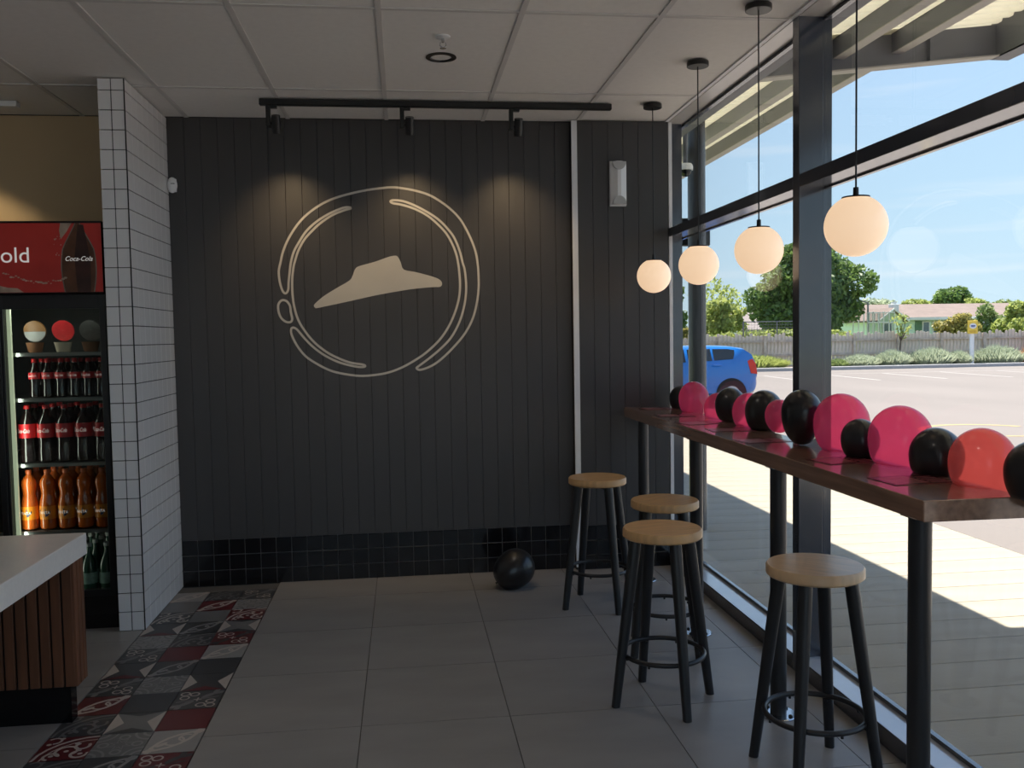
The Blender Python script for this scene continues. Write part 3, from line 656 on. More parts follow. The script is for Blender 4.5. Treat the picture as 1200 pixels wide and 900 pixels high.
small = [(.022, 0), (.028, .004), (.0285, .03), (.0265, .05), (.0255, .075), (.0285, .10), (.0295, .125), (.0285, .135), (.022, .15), (.014, .168), (.0115, .18), (.0115, .188)]
large = [(.034, 0), (.042, .006), (.0425, .06), (.040, .09), (.0395, .12), (.0435, .14), (.0435, .20), (.040, .215), (.030, .24), (.018, .262), (.0135, .272), (.0135, .288)]
fan = [(.034, 0), (.041, .006), (.0415, .09), (.039, .105), (.0415, .13), (.037, .16), (.031, .185), (.034, .215), (.0385, .24), (.035, .262), (.022, .282), (.0135, .293), (.0135, .302)]
grn = [(.032, 0), (.039, .005), (.039, .13), (.034, .155), (.020, .185), (.012, .21), (.0115, .24)]
fab = lambda *a: make_bottle(*a)
protos = [
 (fab('cola_bottle', 'small dark cola bottle with red cap on the second fridge shelf', 'small cola bottles in the fridge', small, (M_colaL, M_capred, M_labred), .0135, (.0295, .098, .132), [('Coca-Cola', .016, M_txt, .35, .72)]), [-1.946, -1.880, -1.813, -1.743, -1.674, -1.608], 1.2275),
 (fab('cola_bottle', 'large dark cola bottle with wide red label on the third fridge shelf', 'large cola bottles in the fridge', large, (M_colaL, M_capred, M_labred), .0155, (.0435, .132, .206), [('Coca-Cola', .030, M_txt, .35, .55)]), [-1.994, -1.900, -1.806, -1.709, -1.612], .8825),
 (fab('orange_soda_bottle', 'orange soda bottle with orange label on the fourth fridge shelf', 'orange soda bottles in the fridge', fan, (M_fan, M_fcap, M_flab), .0155, (.0415, .055, .125), [('blob', .032, .022, M_navy), ('FANTA', .022, M_txt, .1, .85)]), [-2.000, -1.907, -1.813, -1.720, -1.627], .5235)]
for proto, xs, z in protos:
    first = True
    for row in range(3):
        for k, x in enumerate(xs):
            o = proto if first else copy_tree(proto); first = False
            kind_ = {1.2275: 'small red-capped cola bottle', .8825: 'large wide-labelled cola bottle', .5235: 'orange soda bottle'}[z]; shelf_ = {1.2275: 'second', .8825: 'third', .5235: 'fourth'}[z]
            o['label'] = '%s on the %s fridge shelf, %s from the tiled pillar, %s row' % (kind_, shelf_, ['first', 'second', 'third', 'fourth', 'fifth', 'sixth'][len(xs)-1-k], ['front', 'middle', 'back'][row])
            o.location = (x, 4.985+row*.098, z); o.rotation_euler.z = random.uniform(-.25, .1) if row else -.22+random.uniform(-.06, .06)
proto = make_bottle('green_bottle', 'clear green water bottle with pale cap on the fridge floor', 'green bottles in the fridge', grn, (M_green, M_wcap, M_glab), .0145, (.0395, .04, .10)); first = True
for row in range(5):
    for k, x in enumerate((-1.80, -1.71, -1.620)):
        o = proto if first else copy_tree(proto); first = False; o['label'] = 'clear green bottle on the fridge floor, %s from the tiled pillar, %s row back' % (['third', 'second', 'first'][k], ['first', 'second', 'third', 'fourth', 'fifth'][row])
        o.location = (x+row*.004, 4.985+row*.09, .179)
# tubs
M_tubred = mat('tub_red', (.50, .02, .025), .4, var=.2, scale=30); M_tubcream = mat('tub_cream', (.62, .52, .40), .45, var=.05); M_tubbrown = mat('tub_brown', (.22, .10, .05), .4, var=.2); M_tubgold = mat('tub_gold', (.22, .10, .03), .4, var=.2); M_tubdark = mat('tub_dark', (.05, .05, .05), .4, var=.3, scale=40); M_tubgrey = mat('tub_grey', (.25, .25, .25), .4, var=.05)
for x, lid, lid2, cup, lb in ((-1.943, M_tubgold, M_tubgrey, M_tubbrown, 'ice cream tub under a gold and grey lid on the top fridge shelf'), (-1.801, M_tubred, M_tubred, M_tubcream, 'cream ice cream tub showing a red round lid on the top fridge shelf'), (-1.662, M_tubdark, M_tubdark, M_tubbrown, 'ice cream tub with a dark printed lid on the top fridge shelf')):
    t = empty('ice_cream_tub', (x, 5.0, 1.466), lb, 'tub', 'ice cream tubs in the fridge')
    MB().lathe([(.030, 0), (.034, .004), (.044, .05), (.046, .052)], 24).build('cup', cup, t, True, True)
    l = MB().rod((0, .004, .112), (0, .014, .115), .056, .056, 28).build('lid', lid, t, False, True)
    if lid2 is not lid: MB().add([(.054*math.cos(a_), .0034, .110+.054*math.sin(a_)) for a_ in [PI+PI*k/14 for k in range(15)]], [tuple(range(15))]).build('lid_print', lid2, l, False, True)
    MB().add([(.040*math.cos(a_)*(1 if k % 2 else .7), .0030, .128+.014*math.sin(a_)) for k, a_ in enumerate([2*PI*k/12 for k in range(12)])], [tuple(range(12))]).build('lid_mark', M_tubgrey if lid is not M_tubgold else M_tubdark, l, False, True)
# small bracket and cable above the fridge
cb = empty('ceiling_cable', (-2.2, 5.3, CEIL), 'thin dark cable dropping from the ceiling above the drinks fridge', 'cable')
MB().path([(-2.21, 5.32, CEIL), (-2.225, 5.33, CEIL-.05), (-2.29, 5.40, CEIL-.32), (-2.42, 5.5, CEIL-.71)], .004, 8).build('cord', M_black, cb, True)
MB().bbox(-2.20, -2.09, 5.27, 5.33, CEIL-.03, CEIL+.002, .003).build('junction_box', M_trim, cb)

# ---- flyers on the table
M_fly = mat('flyer_dark', (.10, .03, .035), .25, var=.5, scale=30, coat=.5); M_flyp = mat('flyer_print', (.32, .10, .10), .3, var=.3, scale=50, coat=.5)
FL = [(1.564, 5.345, 8), (1.517, 4.869, -6), (1.513, 4.43, 12), (1.544, 4.075, -4), (1.515, 3.629, 6), (1.553, 3.002, 10), (1.549, 2.557, 4)]
for i, (x, y, a_) in enumerate(FL):
    o = empty('flyer', (x, y, TT), 'glossy dark red leaflet on the bar table, %s one from the board wall' % ['first', 'second', 'third', 'fourth', 'fifth', 'sixth', 'seventh'][i], 'leaflet', 'leaflets on the bar table', rz=math.radians(a_))
    MB().bbox(-.105, .105, -.075, .075, .0003, .0022, .0004).build('sheet', M_fly, o, False, True)
    m = MB().box(-.09, .02, -.06, .06, .0022, .0024)
    for k in range(5): m.box(.03, .095, -.06+.024*k, -.05+.024*k, .0022, .0024)
    m.build('print', M_flyp, o, False, True)

# ---- balloons
def balloon(c, r, material, label, group, stretch=1.18, squash=.88, table=True, lean=(0, 0), knot=True):
    o = empty('balloon', c, label, 'balloon', group)
    m = MB(); seg, rings = 32, 22; V = []; F = []
    for i in range(rings+1):
        t = PI*i/rings; z = math.cos(t); rr = math.sin(t)
        zz = r*z if z > 0 else r*stretch*z
        if z < 0: rr = max(rr, 0)**.86
        for k in range(seg):
            w_ = 2*PI*k/seg; x, y = r*squash*rr*math.cos(w_), r*rr*math.sin(w_)
            X, Y, Z = x+lean[0]*(-zz), y+lean[1]*(-zz), zz
            if table:
                wx, wz = c[0]+X, c[2]+Z
                if wz < TT+.003 and wx < TX1+.004 and wz > -1:
                    # pressed against the table edge: slide up onto the top or back past the edge
                    if TX1+.004-wx < (TT+.003-wz): wx = TX1+.004
                    else: wz = TT+.003
                wx = min(wx, XG-.006)
                if abs(c[1]+Y-3.704) < .036: wx = min(wx, XW-.003)
                X, Z = wx-c[0], wz-c[2]
            V.append((X, Y, Z))
    for i in range(rings):
        for k in range(seg): F.append((i*seg+k, (i+1)*seg+k, (i+1)*seg+(k+1) % seg, i*seg+(k+1) % seg))
    m.add(V, F).build('skin', material, o, True, True, autosm=False)
    if knot: MB().lathe([(.003, -r*stretch-.012), (.008, -r*stretch-.010), (.004, -r*stretch-.002), (.006, -r*stretch+.004)], 10, (lean[0]*r*stretch, lean[1]*r*stretch, 0)).build('knot', material, o, True, True)
    return o
BL = [('b',1.700,5.33,1.108,0.078), ('p',1.700,5.082,1.125,0.100), ('p',1.710,4.693,1.093,0.089), ('b',1.700,4.486,1.132,0.090), ('p',1.700,4.231,1.117,0.093), ('b',1.700,4.046,1.134,0.100), ('p',1.640,3.740,1.144,0.068), ('b',1.612,3.455,1.182,0.090), ('p',1.690,3.274,1.149,0.117), ('b',1.655,3.065,1.112,0.075), ('p',1.700,2.876,1.132,0.117), ('b',1.700,2.665,1.102,0.091), ('c',1.700,2.435,1.112,0.103), ('b',1.700,2.207,1.116,0.088)]
NAMES = {'p': ('shiny pink balloon in the row along the back of the bar table', 'pink balloons along the window'), 'c': ('coral red balloon near the end of the row on the bar table', None), 'b': ('shiny black balloon in the row along the back of the bar table', 'black balloons along the window')}
ORD = ['first', 'second', 'third', 'fourth', 'fifth', 'sixth', 'seventh', 'eighth']
seen = {}
for n, x, y, z, r in BL:
    lb, g = NAMES[n]; low = z-r*1.18; q = seen.get(n, 0); seen[n] = q+1
    if n == 'p': lb = 'shiny pink balloon on the bar table, %s pink one from the board wall' % ORD[q]
    if n == 'b': lb = 'shiny black balloon on the bar table, %s black one from the board wall' % ORD[q]
    st = 1.18 if low < TT+.02 else (z-TT-.002)/r
    balloon((x, y, z), r, {'p': M_pink, 'c': M_coral, 'b': M_blackb}[n], lb, g, stretch=st, knot=False)
fb = balloon((.628, 5.22, .118), .116, M_blackb, 'single black balloon lying on the floor by the black tiled base', None, stretch=1.22, squash=1.0, table=False, knot=True)
fb.rotation_euler = Vector((-.80, -.25, -.5)).to_track_quat('-Z', 'Y').to_euler(); fb.location = (.64, 5.24, .118)

# ================================================================== OUTSIDE
G = -.1
ground = tag(MB().box(-60, 120, -40, 160, G-.3, G-.012).build('ground', M_lawn), 'open grassy ground around the shop and car park', None, None, 'structure')
park = tag(MB().box(4.34, 60, -30, 34.6, G-.2, G).build('car_park', M_asphalt), 'pale sunlit asphalt car park', None, None, 'structure')
MB().box(-30, 4.34, 14.2, 34.6, G-.2, G).build('asphalt_bay', M_asphalt, park)
MB().box(-40, 4.34, -30, -5.6, G-.2, G).build('asphalt_bay', M_asphalt, park)
MB().box(-40, 1.84, -5.6, YN-.16, G-.2, G).build('footpath', M_concrete, park)
path = tag(MB().box(1.84, 4.34, -12, 14.2, G-.2, G-.008).build('concrete_path', M_dark_grout), 'pale concrete path with sawn joints beside the shop window', None, None, 'structure')
rnd = random.Random(5); y = -12.0
while y < 14.1:
    d = .295; piece('slab', box_mesh('slab', 2.496, d-.006, .01, .002, M_concrete), path, (1.842, y, G-.010)); y += d
def line(x0, y0_, x1, y1_, w_, mt, n):
    d = Vector((x1-x0, y1_-y0_, 0)); nn = Vector((-d.y, d.x, 0)).normalized()*w_/2
    return MB().add([(x0+nn.x, y0_+nn.y, G+.003), (x0-nn.x, y0_-nn.y, G+.003), (x1-nn.x, y1_-nn.y, G+.003), (x1+nn.x, y1_+nn.y, G+.003)], [(0, 1, 2, 3)]).build(n, mt, park)
for k in range(-3, 8): line(15.42+2.3*k, 31.2, 15.2+2.3*k, 26.9, .11, M_linew, 'bay_line')
line(4, 31.4, 50, 31.4, .09, M_linew, 'bay_line')
m = MB()
for k in range(14):
    a0, a1 = PI*.15+PI*.85*k/14, PI*.15+PI*.85*(k+1)/14; R1, R2 = .9, 1.02; c = (9.1, 12.9)
    m.add([(c[0]+R1*math.cos(a0), c[1]+R1*math.sin(a0), G+.003), (c[0]+R2*math.cos(a0), c[1]+R2*math.sin(a0), G+.003), (c[0]+R2*math.cos(a1), c[1]+R2*math.sin(a1), G+.003), (c[0]+R1*math.cos(a1), c[1]+R1*math.sin(a1), G+.003)], [(0, 1, 2, 3)])
m.build('yellow_marking', M_liney, park)
line(8.9, 12.2, 14, 10.4, .1, M_liney, 'yellow_marking')
kerb = tag(MB().bbox(-30, 60, 34.6, 34.85, G-.2, G+.14, .02).build('kerb', M_kerb), 'grey concrete kerb edging the far side of the car park', None, None, 'structure')
bed = tag(MB().box(-30, 60, 34.85, 38, G-.2, G+.10).build('garden_bed', M_soil), 'brown bark garden bed between kerb and fence', None, None, 'structure')

# ---- canopy
can = empty('canopy', (2.9, 6, 0), 'grey steel canopy with cream corrugated roof sheets outside the window', 'canopy')
def rz_(x): return 3.109+(x-2.212)*.109
def sheet(x0, x1, ya, yb):
    p = .11; n = int((yb-ya)/p); V = []; F = []
    prof = [(0, 0), (.25, 0), (.4, .026), (.75, .026), (.9, 0)]
    rows = []
    for k in range(n):
        for u, h in prof: rows.append((ya+(k+u)*p, h))
    for yv, h in rows: V += [(x0, yv, rz_(x0)+.215+h), (x1, yv, rz_(x1)+.215+h), (x0, yv, rz_(x0)+.219+h), (x1, yv, rz_(x1)+.219+h)]
    for i in range(len(rows)-1): F += [(4*i, 4*i+1, 4*i+5, 4*i+4), (4*i+2, 4*i+6, 4*i+7, 4*i+3)]
    return MB().add(V, F)
sheet(1.86, 3.26, 5.455, 15).build('roof_sheet', M_roofsheet, can)
sheet(1.86, 4.06, -5.94, 5.67).build('roof_sheet', M_roofsheet, can)
def purlin(x, ya, yb, h=.12, fl=.07):
    z = rz_(x)+.214-h
    pm = MB().box(x-.004, x+.004, ya, yb, z, z+h).box(x-.004, x+fl, ya, yb, z+h-.006, z+h).build('purlin', M_steelgrey, can)
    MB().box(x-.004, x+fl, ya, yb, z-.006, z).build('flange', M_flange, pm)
purlin(3.20, 5.56, 15); purlin(2.80, 5.56, 15); purlin(3.2, -6, 5.54); purlin(2.8, -6, 5.54)
for y in (5.55, 13.5, 1.5, -2.5):
    x1 = 3.93 if y < 6 else 3.2
    rf = MB().prism([(1.88, rz_(1.88)+.01), (x1, rz_(x1)+.01), (x1, rz_(x1)+.212), (1.88, rz_(1.88)+.212)], 'y', y-.006, y+.006).build('rafter', M_steelgrey, can)
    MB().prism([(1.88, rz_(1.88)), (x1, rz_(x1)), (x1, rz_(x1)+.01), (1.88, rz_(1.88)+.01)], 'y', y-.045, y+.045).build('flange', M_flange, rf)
    for xs in (2.35, 3.45): 
        if xs < x1: MB().box(xs-.006, xs+.006, y-.044, y-.006, rz_(xs)+.012, rz_(xs)+.21).build('stiffener', M_steelgrey, rf)
MB().box(3.93, 3.94, -6, 5.6, rz_(3.93), rz_(3.93)+.28).box(3.93, 4.06, -6, 5.6, rz_(3.93), rz_(3.93)+.008).build('fascia_beam', M_steelgrey, can)
MB().box(1.985, 2.075, -6, 15, 2.955, 3.06).build('wall_beam', M_steelgrey, can)
colm = MB().lathe([(.071, 0), (.071, 3.30-G)], 28, (2.374, 7.0, G)).build('post', M_post, can, True)
bx = empty('post_box', (2.4, 7.12, 2.22), 'dark square box fixed on the round outside post', 'box')
MB().bbox(2.275, 2.525, 7.10, 7.18, 2.227, 2.451, .008).build('housing', M_post, bx)
MB().box(2.32, 2.45, 7.075, 7.10, 2.27, 2.41).build('bracket', M_chrome, bx)
cc = empty('security_camera', (2.216, 6.8, 2.83), 'small white dome security camera under the canopy', 'camera')
MB().lathe([(.05, 0), (.06, -.02), (.06, -.05)], 20).build('base', M_white, cc, True, True)
MB().sphere((0, 0, -.05), .05, seg=16, rings=10).build('dome', M_blackgloss, cc, True, True)
MB().rod((0, 0, 0), (0, 0, .49), .018, seg=10).build('mount', M_steelgrey, cc, True, True)

# ---- fence
FY = 37.0
M_pal = mat('weathered_paling', (.66, .55, .46), .9, var=.3, scale=3, stretch=(4, 4, .5)); M_rail = mat('weathered_rail', (.52, .43, .36), .9, var=.25, scale=4)
fn = empty('paling_fence', (20, FY, G), 'weathered grey timber paling fence behind the garden bed', 'fence')
rnd = random.Random(11); pm = []
for k in range(4):
    h = 1.34+.05*k; m = MB().prism([(0, 0), (.15, 0), (.15, h-.05), (.075+.02*(k-1.5), h), (0, h-.04)], 'y', 0, .018); me = bpy.data.meshes.new('paling'); me.from_pydata(m.v, [], m.f); me.materials.append(M_pal); pm.append(me)
x = 9.0
while x < 34.0:
    o = link('paling', rnd.choice(pm), fn); o.location = (x-20, rnd.uniform(.0, .012), .08); x += .158+rnd.uniform(0, .012)
for z in (.55, 1.15): MB().box(9, 34, FY-.05, FY-.002, G+z, G+z+.09).build('rail', M_rail, fn)
x = 9.4
while x < 34: MB().box(x-.055, x+.055, FY-.12, FY-.05, G+.05, G+1.44).build('post', M_rail, fn); x += 2.05

# ---- foliage
def leaves(name, blobs, n, size, material, parent, seed=1, aspect=.6, up=.2):
    rng = np.random.default_rng(seed); vol = np.array([b[3]*b[4]*b[5] for b in blobs]); cnt = (n*vol**.75/np.sum(vol**.75)).astype(int)+5; C = []
    for b, c in zip(blobs, cnt):
        d = rng.normal(size=(c, 3)); d /= np.linalg.norm(d, axis=1)[:, None]; rr = rng.uniform(.35, 1.05, c)**.5
        C.append(np.array(b[:3])+d*rr[:, None]*np.array(b[3:6]))
    C = np.concatenate(C); N = len(C); s_ = size*rng.uniform(.6, 1.4, N)
    a_ = rng.normal(size=(N, 3)); a_ /= np.linalg.norm(a_, axis=1)[:, None]; b_ = rng.normal(size=(N, 3)); b_[:, 2] += up; b_ -= a_*np.sum(a_*b_, 1)[:, None]; b_ /= np.linalg.norm(b_, axis=1)[:, None]
    a_ *= s_[:, None]; b_ *= (s_*aspect)[:, None]
    V = np.stack([C-a_, C+b_, C+a_, C-b_], 1).reshape(-1, 3); w = wloc(parent); V = V-np.array(w)
    me = bpy.data.meshes.new(name); me.vertices.add(4*N); me.vertices.foreach_set('co', V.ravel()); me.loops.add(4*N); me.loops.foreach_set('vertex_index', np.arange(4*N)); me.polygons.add(N); me.polygons.foreach_set('loop_start', np.arange(0, 4*N, 4)); me.polygons.foreach_set('loop_total', np.full(N, 4)); me.update(); me.validate()
    me.materials.append(material); return link(name, me, parent)
def leaf_mat(name, c, c2, amt=.35):
    m = mat(name, c, .55, scale=.9, col2=c2); n = m.node_tree.nodes; l = m.node_tree.links; t = n.new('ShaderNodeBsdfTranslucent'); t.inputs[0].default_value = tuple(min(1, 1.5*v) for v in c2)+(1,)
    x = n.new('ShaderNodeMixShader'); x.inputs[0].default_value = amt; l.new(n['Principled BSDF'].outputs[0], x.inputs[1]); l.new(t.outputs[0], x.inputs[2]); l.new(x.outputs[0], n['Material Output'].inputs[0]); return m
L_dark = leaf_mat('leaf_dark', (.06, .12, .035), (.14, .22, .06), .3); L_light = leaf_mat('leaf_light', (.20, .27, .06), (.34, .38, .12), .4); L_silver = leaf_mat('leaf_silver', (.26, .32, .20), (.42, .46, .34), .3)
L_gold = leaf_mat('leaf_gold', (.20, .22, .06), (.36, .31, .10), .35); L_mid = leaf_mat('leaf_mid', (.10, .17, .05), (.22, .28, .10), .35); L_rust = leaf_mat('leaf_rust', (.42, .20, .09), (.55, .30, .16), .35)
M_bark = mat('bark', (.13, .095, .07), .9, var=.3, scale=6)
def lumps(c, R, n, seed, k=.45):
    r = random.Random(seed); out = [(c[0], c[1], c[2], R[0]*.72, R[1]*.72, R[2]*.72)]
    for _ in range(n):
        d = Vector((r.gauss(0, 1), r.gauss(0, 1), r.gauss(0, 1))).normalized(); q = r.uniform(.55, .8); s_ = r.uniform(.25, k)
        out.append((c[0]+d.x*R[0]*q, c[1]+d.y*R[1]*q, c[2]+d.z*R[2]*q, R[0]*s_, R[1]*s_, R[2]*s_*.9))
    return out
def tree(name, label, base, h_trunk, c, R, n, size, lm, seed, cat='tree', group=None, nl=16):
    t = empty(name, base, label, cat, group)
    m = MB().rod(base, (c[0], c[1], c[2]), .012+.055*R[0] if R[0] < 1 else .05+.03*R[0], .015, 10)
    rr = random.Random(seed)
    for k in range(5): a_ = rr.uniform(0, 6.28); m.rod((c[0]*.6+base[0]*.4, c[1]*.6+base[1]*.4, base[2]+(c[2]-base[2])*.6), (c[0]+R[0]*.6*math.cos(a_), c[1]+R[1]*.6*math.sin(a_), c[2]+R[2]*rr.uniform(-.3, .4)), .015+.012*R[0], .01, 6)
    m.build('trunk', M_bark, t, True)
    leaves('foliage', lumps(c, R, nl, seed), n, size, lm, t, seed); return t
tree('large_tree', 'large dark green round-crowned tree beyond the paling fence', (21.3, 45, G), 2, (21.1, 45, 3.75), (3.3, 3.0, 2.5), 26000, .13, L_dark, 2, nl=26)
tree('light_tree', 'pale green feathery tree next to the large dark tree', (15.9, 43, G), 2, (15.9, 43, 2.2), (1.35, 1.3, 1.15), 2600, .12, L_light, 3, nl=14)
tree('light_tree', 'tall sparse pale green tree rising above the others', (18.9, 52, G), 2, (18.9, 52, 3.2), (1.9, 1.4, 1.9), 1100, .13, L_light, 4, nl=14)
tree('dark_shrub_tree', 'dark leafy tree showing left of the round outside post', (12.4, 42, G), 2, (12.6, 42, 2.5), (1.0, 1.5, 2.0), 3500, .15, L_dark, 5)
tree('yellow_shrub', 'bright yellow-green shrub topping the fence behind the blue car', (12.5, 39, G), 1, (12.7, 39, 1.35), (.55, .5, .45), 900, .09, L_gold, 6, 'shrub')
tree('background_hedge', 'mixed green hedge growing along behind the paling fence', (17.5, 40, G), .6, (18.2, 40, 1.0), (5.2, .8, .75), 6000, .10, L_light, 7, 'hedge', nl=20)
tree('rooftop_tree', 'dark rounded tree standing up behind the house roof', (49.5, 75.5, G), 2, (49.45, 75.5, 4.1), (1.85, 1.8, 1.4), 5000, .16, L_dark, 8)
tree('rooftop_bush', 'light green bushy tree behind the chimney end of the roof', (40.4, 66, G), 2, (40.4, 66, 3.3), (1.3, 1.2, .8), 1800, .14, L_light, 9)
tree('rooftop_bush', 'light green bushy tree right of the dark rooftop tree', (43.2, 63, G), 2, (43.2, 63, 3.2), (1.15, 1, .65), 1600, .13, L_light, 10)
tree('rooftop_bush', 'small brownish bush showing over the roof ridge end', (49.8, 68, G), 2, (49.4, 68, 3.3), (1.5, 1.2, .55), 1400, .15, L_mid, 12)
tree('hazy_tree', 'pale hazy tree behind the mint green house gable', (41, 72.5, G), 2, (40.6, 72.5, 3.5), (1.7, 1.5, .9), 1000, .16, L_silver, 13)
tree('garden_tree', 'golden green rounded garden tree before the mint green house', (27.9, 42, G), 1, (27.85, 42, 1.45), (1.15, 1.0, .9), 4200, .10, L_gold, 14)
tree('garden_tree', 'dusky olive garden tree beside the yellow sign', (32.3, 46, G), 1, (32.3, 46, 1.6), (1.25, .9, 1.25), 4000, .10, L_mid, 15)
tree('garden_tree', 'broad bright green garden tree at the end of the house', (31.8, 42, G), 1, (31.6, 42, 1.6), (1.5, 1.2, 1.25), 6000, .11, L_light, 16)
sap = tree('sapling', 'thin young tree with few leaves in the garden bed', (21.5, 36.55, G), 2, (21.65, 36.55, 1.75), (.55, .4, .7), 80, .08, L_light, 17, 'tree', nl=7)
def tussock(x, y, rx, ry, h, n, lm, label, seed, cat='bush', group=None, name='garden_bush'):
    t = empty(name, (x, y, G+.10), label, cat, group); rng = np.random.default_rng(seed)
    u = rng.uniform(0, 2*PI, n); q = np.sqrt(rng.uniform(0, 1, n)); bx_ = q*np.cos(u)*rx; by_ = q*np.sin(u)*ry
    hh = h*(1-.55*q**2)*rng.uniform(.6, 1.1, n); lx = bx_*.25+rng.normal(0, .12, n)*h; ly = by_*.25+rng.normal(0, .12, n)*h; w_ = .012+.012*h
    B = np.stack([bx_, by_, np.zeros(n)], 1); T = B+np.stack([lx, ly, hh], 1); M_ = (B+T)/2+np.stack([np.zeros(n), np.zeros(n), hh*.08], 1)
    s_ = np.stack([np.cos(u+1.57), np.sin(u+1.57), np.zeros(n)], 1)*w_
    V = np.stack([B-s_, B+s_, M_+s_, T, M_-s_], 1).reshape(-1, 3); me = bpy.data.meshes.new('foliage'); F = [(5*i, 5*i+1, 5*i+2, 5*i+3, 5*i+4) for i in range(n)]
    me.from_pydata(V.tolist(), [], F); me.materials.append(lm); link('foliage', me, t)
    leaves('leaf_clump', [(x, y, G+.1+h*.42, rx*.95, ry*.9, h*.42)], n, .055, lm, t, seed+50, .35, .6)
    return t
sb = ['silvery green low bush beside the small fresh green plants', 'silvery green low bush below the sapling', 'broad silvery green bush in the middle of the garden bed', 'silvery green rounded bush between the yellow sign and the rusty clump', 'small silvery green bush at the foot of the yellow sign']
for k, (x, rx, h) in enumerate(((19.3, .72, .55), (20.75, .72, .72), (22.5, .95, .8), (25.6, 1.05, .85), (23.78, .30, .62))): tussock(x, 35.75, rx, .62, h, 1700, L_silver, sb[k], 20+k, group='silvery bushes along the fence')
tussock(27.7, 35.75, .8, .6, .95, 1500, L_rust, 'rusty orange grass clump at the end of the garden bed', 30)
tussock(14.5, 35.75, 1.4, .6, .62, 1800, L_light, 'tall yellow-green grass clump by the kerb near the blue car', 31)
tussock(11.7, 35.75, 1.1, .6, .35, 800, L_light, 'low yellow-green grass patch at the foot of the fence', 32)
for k, x in enumerate((17.0, 18.15)): tussock(x, 35.5, .38, .35, .38, 700, L_mid, ['small fresh green plant in the bark bed next to the window mullion', 'small fresh green plant in the bark bed beside the silvery bush'][k], 33+k, group='small green plants in the bed')

# ---- yellow sign
M_sy = mat('sign_yellow', (.80, .55, .07), .5, var=.05); M_sb = mat('sign_blue', (.04, .07, .25), .5, var=.05); M_sw = mat('sign_plain_white', (.78, .78, .78), .5, var=.03)
ss = empty('yellow_sign', (24.15, 35.4, G+.1), 'yellow square sign on a white post in the garden bed', 'sign')
MB().bbox(24.06, 24.24, 35.36, 35.44, G+.1, 1.30, .01).build('post', M_sw, ss)
pn = MB().bbox(23.90, 24.36, 35.30, 35.36, 1.29, 1.85, .015).build('panel', M_sy, ss)
MB().prism([(24.13+.16*math.cos(2*PI*k/20), 1.62+.115*math.sin(2*PI*k/20)) for k in range(20)], 'y', 35.294, 35.30).build('emblem_ground', M_sw, pn)
MB().box(24.03, 24.23, 35.290, 35.294, 1.60, 1.65).box(24.06, 24.20, 35.290, 35.294, 1.57, 1.592).build('emblem_mark', M_sb, pn)
M_so = mat('sign_ochre', (.62, .36, .03), .5, var=.1); MB().box(23.96, 24.30, 35.294, 35.30, 1.38, 1.42).box(24.0, 24.26, 35.294, 35.30, 1.33, 1.36).build('lettering_line', M_so, pn)

# ---- house
M_mint = mat('mint_weatherboard', (.66, .84, .70), .8, var=.04, stretch=(.1, .1, 12), scale=4); M_roof = mat('grey_brown_roof', (.20, .15, .13), .9, var=.12, scale=2); M_wwhite = mat('house_white', (.70, .71, .70), .6, var=.03); M_pane = mat('house_pane', (.16, .20, .24), .1, var=.2, scale=2)
M_brickd = mat('dark_brick', (.16, .07, .055), .9, var=.2)
hs = empty('house', (35, 52, G), 'mint green weatherboard house with grey-brown roof and chimney', 'house')
MB().box(29.6, 46, 50.6, 57, G, 2.12).build('wall', M_mint, hs)
MB().prism([(28.75, G), (30.15, G), (30.15, 2.15), (29.45, 2.68), (28.75, 2.15)], 'y', 49.6, 56).build('gable_wall', M_mint, hs)
rf = MB().prism([(50.2, 2.10), (53.8, 3.02), (57.4, 2.10), (57.4, 2.2), (53.8, 3.14), (50.2, 2.2)], 'x', 29.4, 47).build('roof', M_roof, hs)
MB().prism([(28.5, 1.98), (29.45, 2.70), (30.4, 1.98), (30.4, 2.08), (29.45, 2.82), (28.5, 2.08)], 'y', 49.3, 54).build('gable_roof', M_roof, hs)
MB().prism([(28.5, 1.96), (29.45, 2.68), (30.4, 1.96), (30.4, 2.08), (29.45, 2.80), (28.5, 2.08)], 'y', 49.24, 49.30).build('barge_board', M_wwhite, hs)
MB().box(30.9, 47, 50.15, 50.2, 2.08, 2.24).build('gutter', M_wwhite, hs)
MB().bbox(29.95, 30.35, 50.3, 50.8, 2.1, 3.05, .02).box(30.05, 30.25, 50.4, 50.7, 3.05, 3.2).build('chimney', M_wwhite, hs)
for x0, x1, z0, z1, yy in ((32.0, 32.5, 1.18, 2.0, 50.58), (32.65, 34.6, 1.18, 2.0, 50.58), (36, 38, 1.1, 2.0, 50.58), (28.85, 29.5, 1.2, 1.95, 49.58)):
    wv = MB().box(x0, x1, yy-.04, yy+.02, z0, z1).build('window', M_wwhite, hs); nn = 3 if x1-x0 > 1 else 1; pw = (x1-x0-.1)/nn
    for k in range(nn): MB().box(x0+.06+k*pw+.02, x0+.05+(k+1)*pw-.03, yy-.05, yy-.04, z0+.07, z1-.07).build('pane', M_pane, wv)
MB().box(31.55, 31.98, 50.55, 50.59, 1.15, 2.02).build('shutter', mat('shutter_green', (.12, .22, .14), .7, var=.1), hs)
for o_ in [hs]: o_.location.x -= .75
h2 = empty('brick_house', (40, 48.5, G), 'low dark red brick house wing behind the garden trees', 'house')
MB().box(33.6, 44, 47.2, 49.4, G, 1.62).build('wall', M_brickd, h2); MB().box(33.4, 44.2, 47.0, 49.6, 1.62, 1.72).build('eave', M_wwhite, h2)
h3 = empty('far_house', (26.5, 60, G), 'pale roofed low house beyond the large dark tree', 'house')
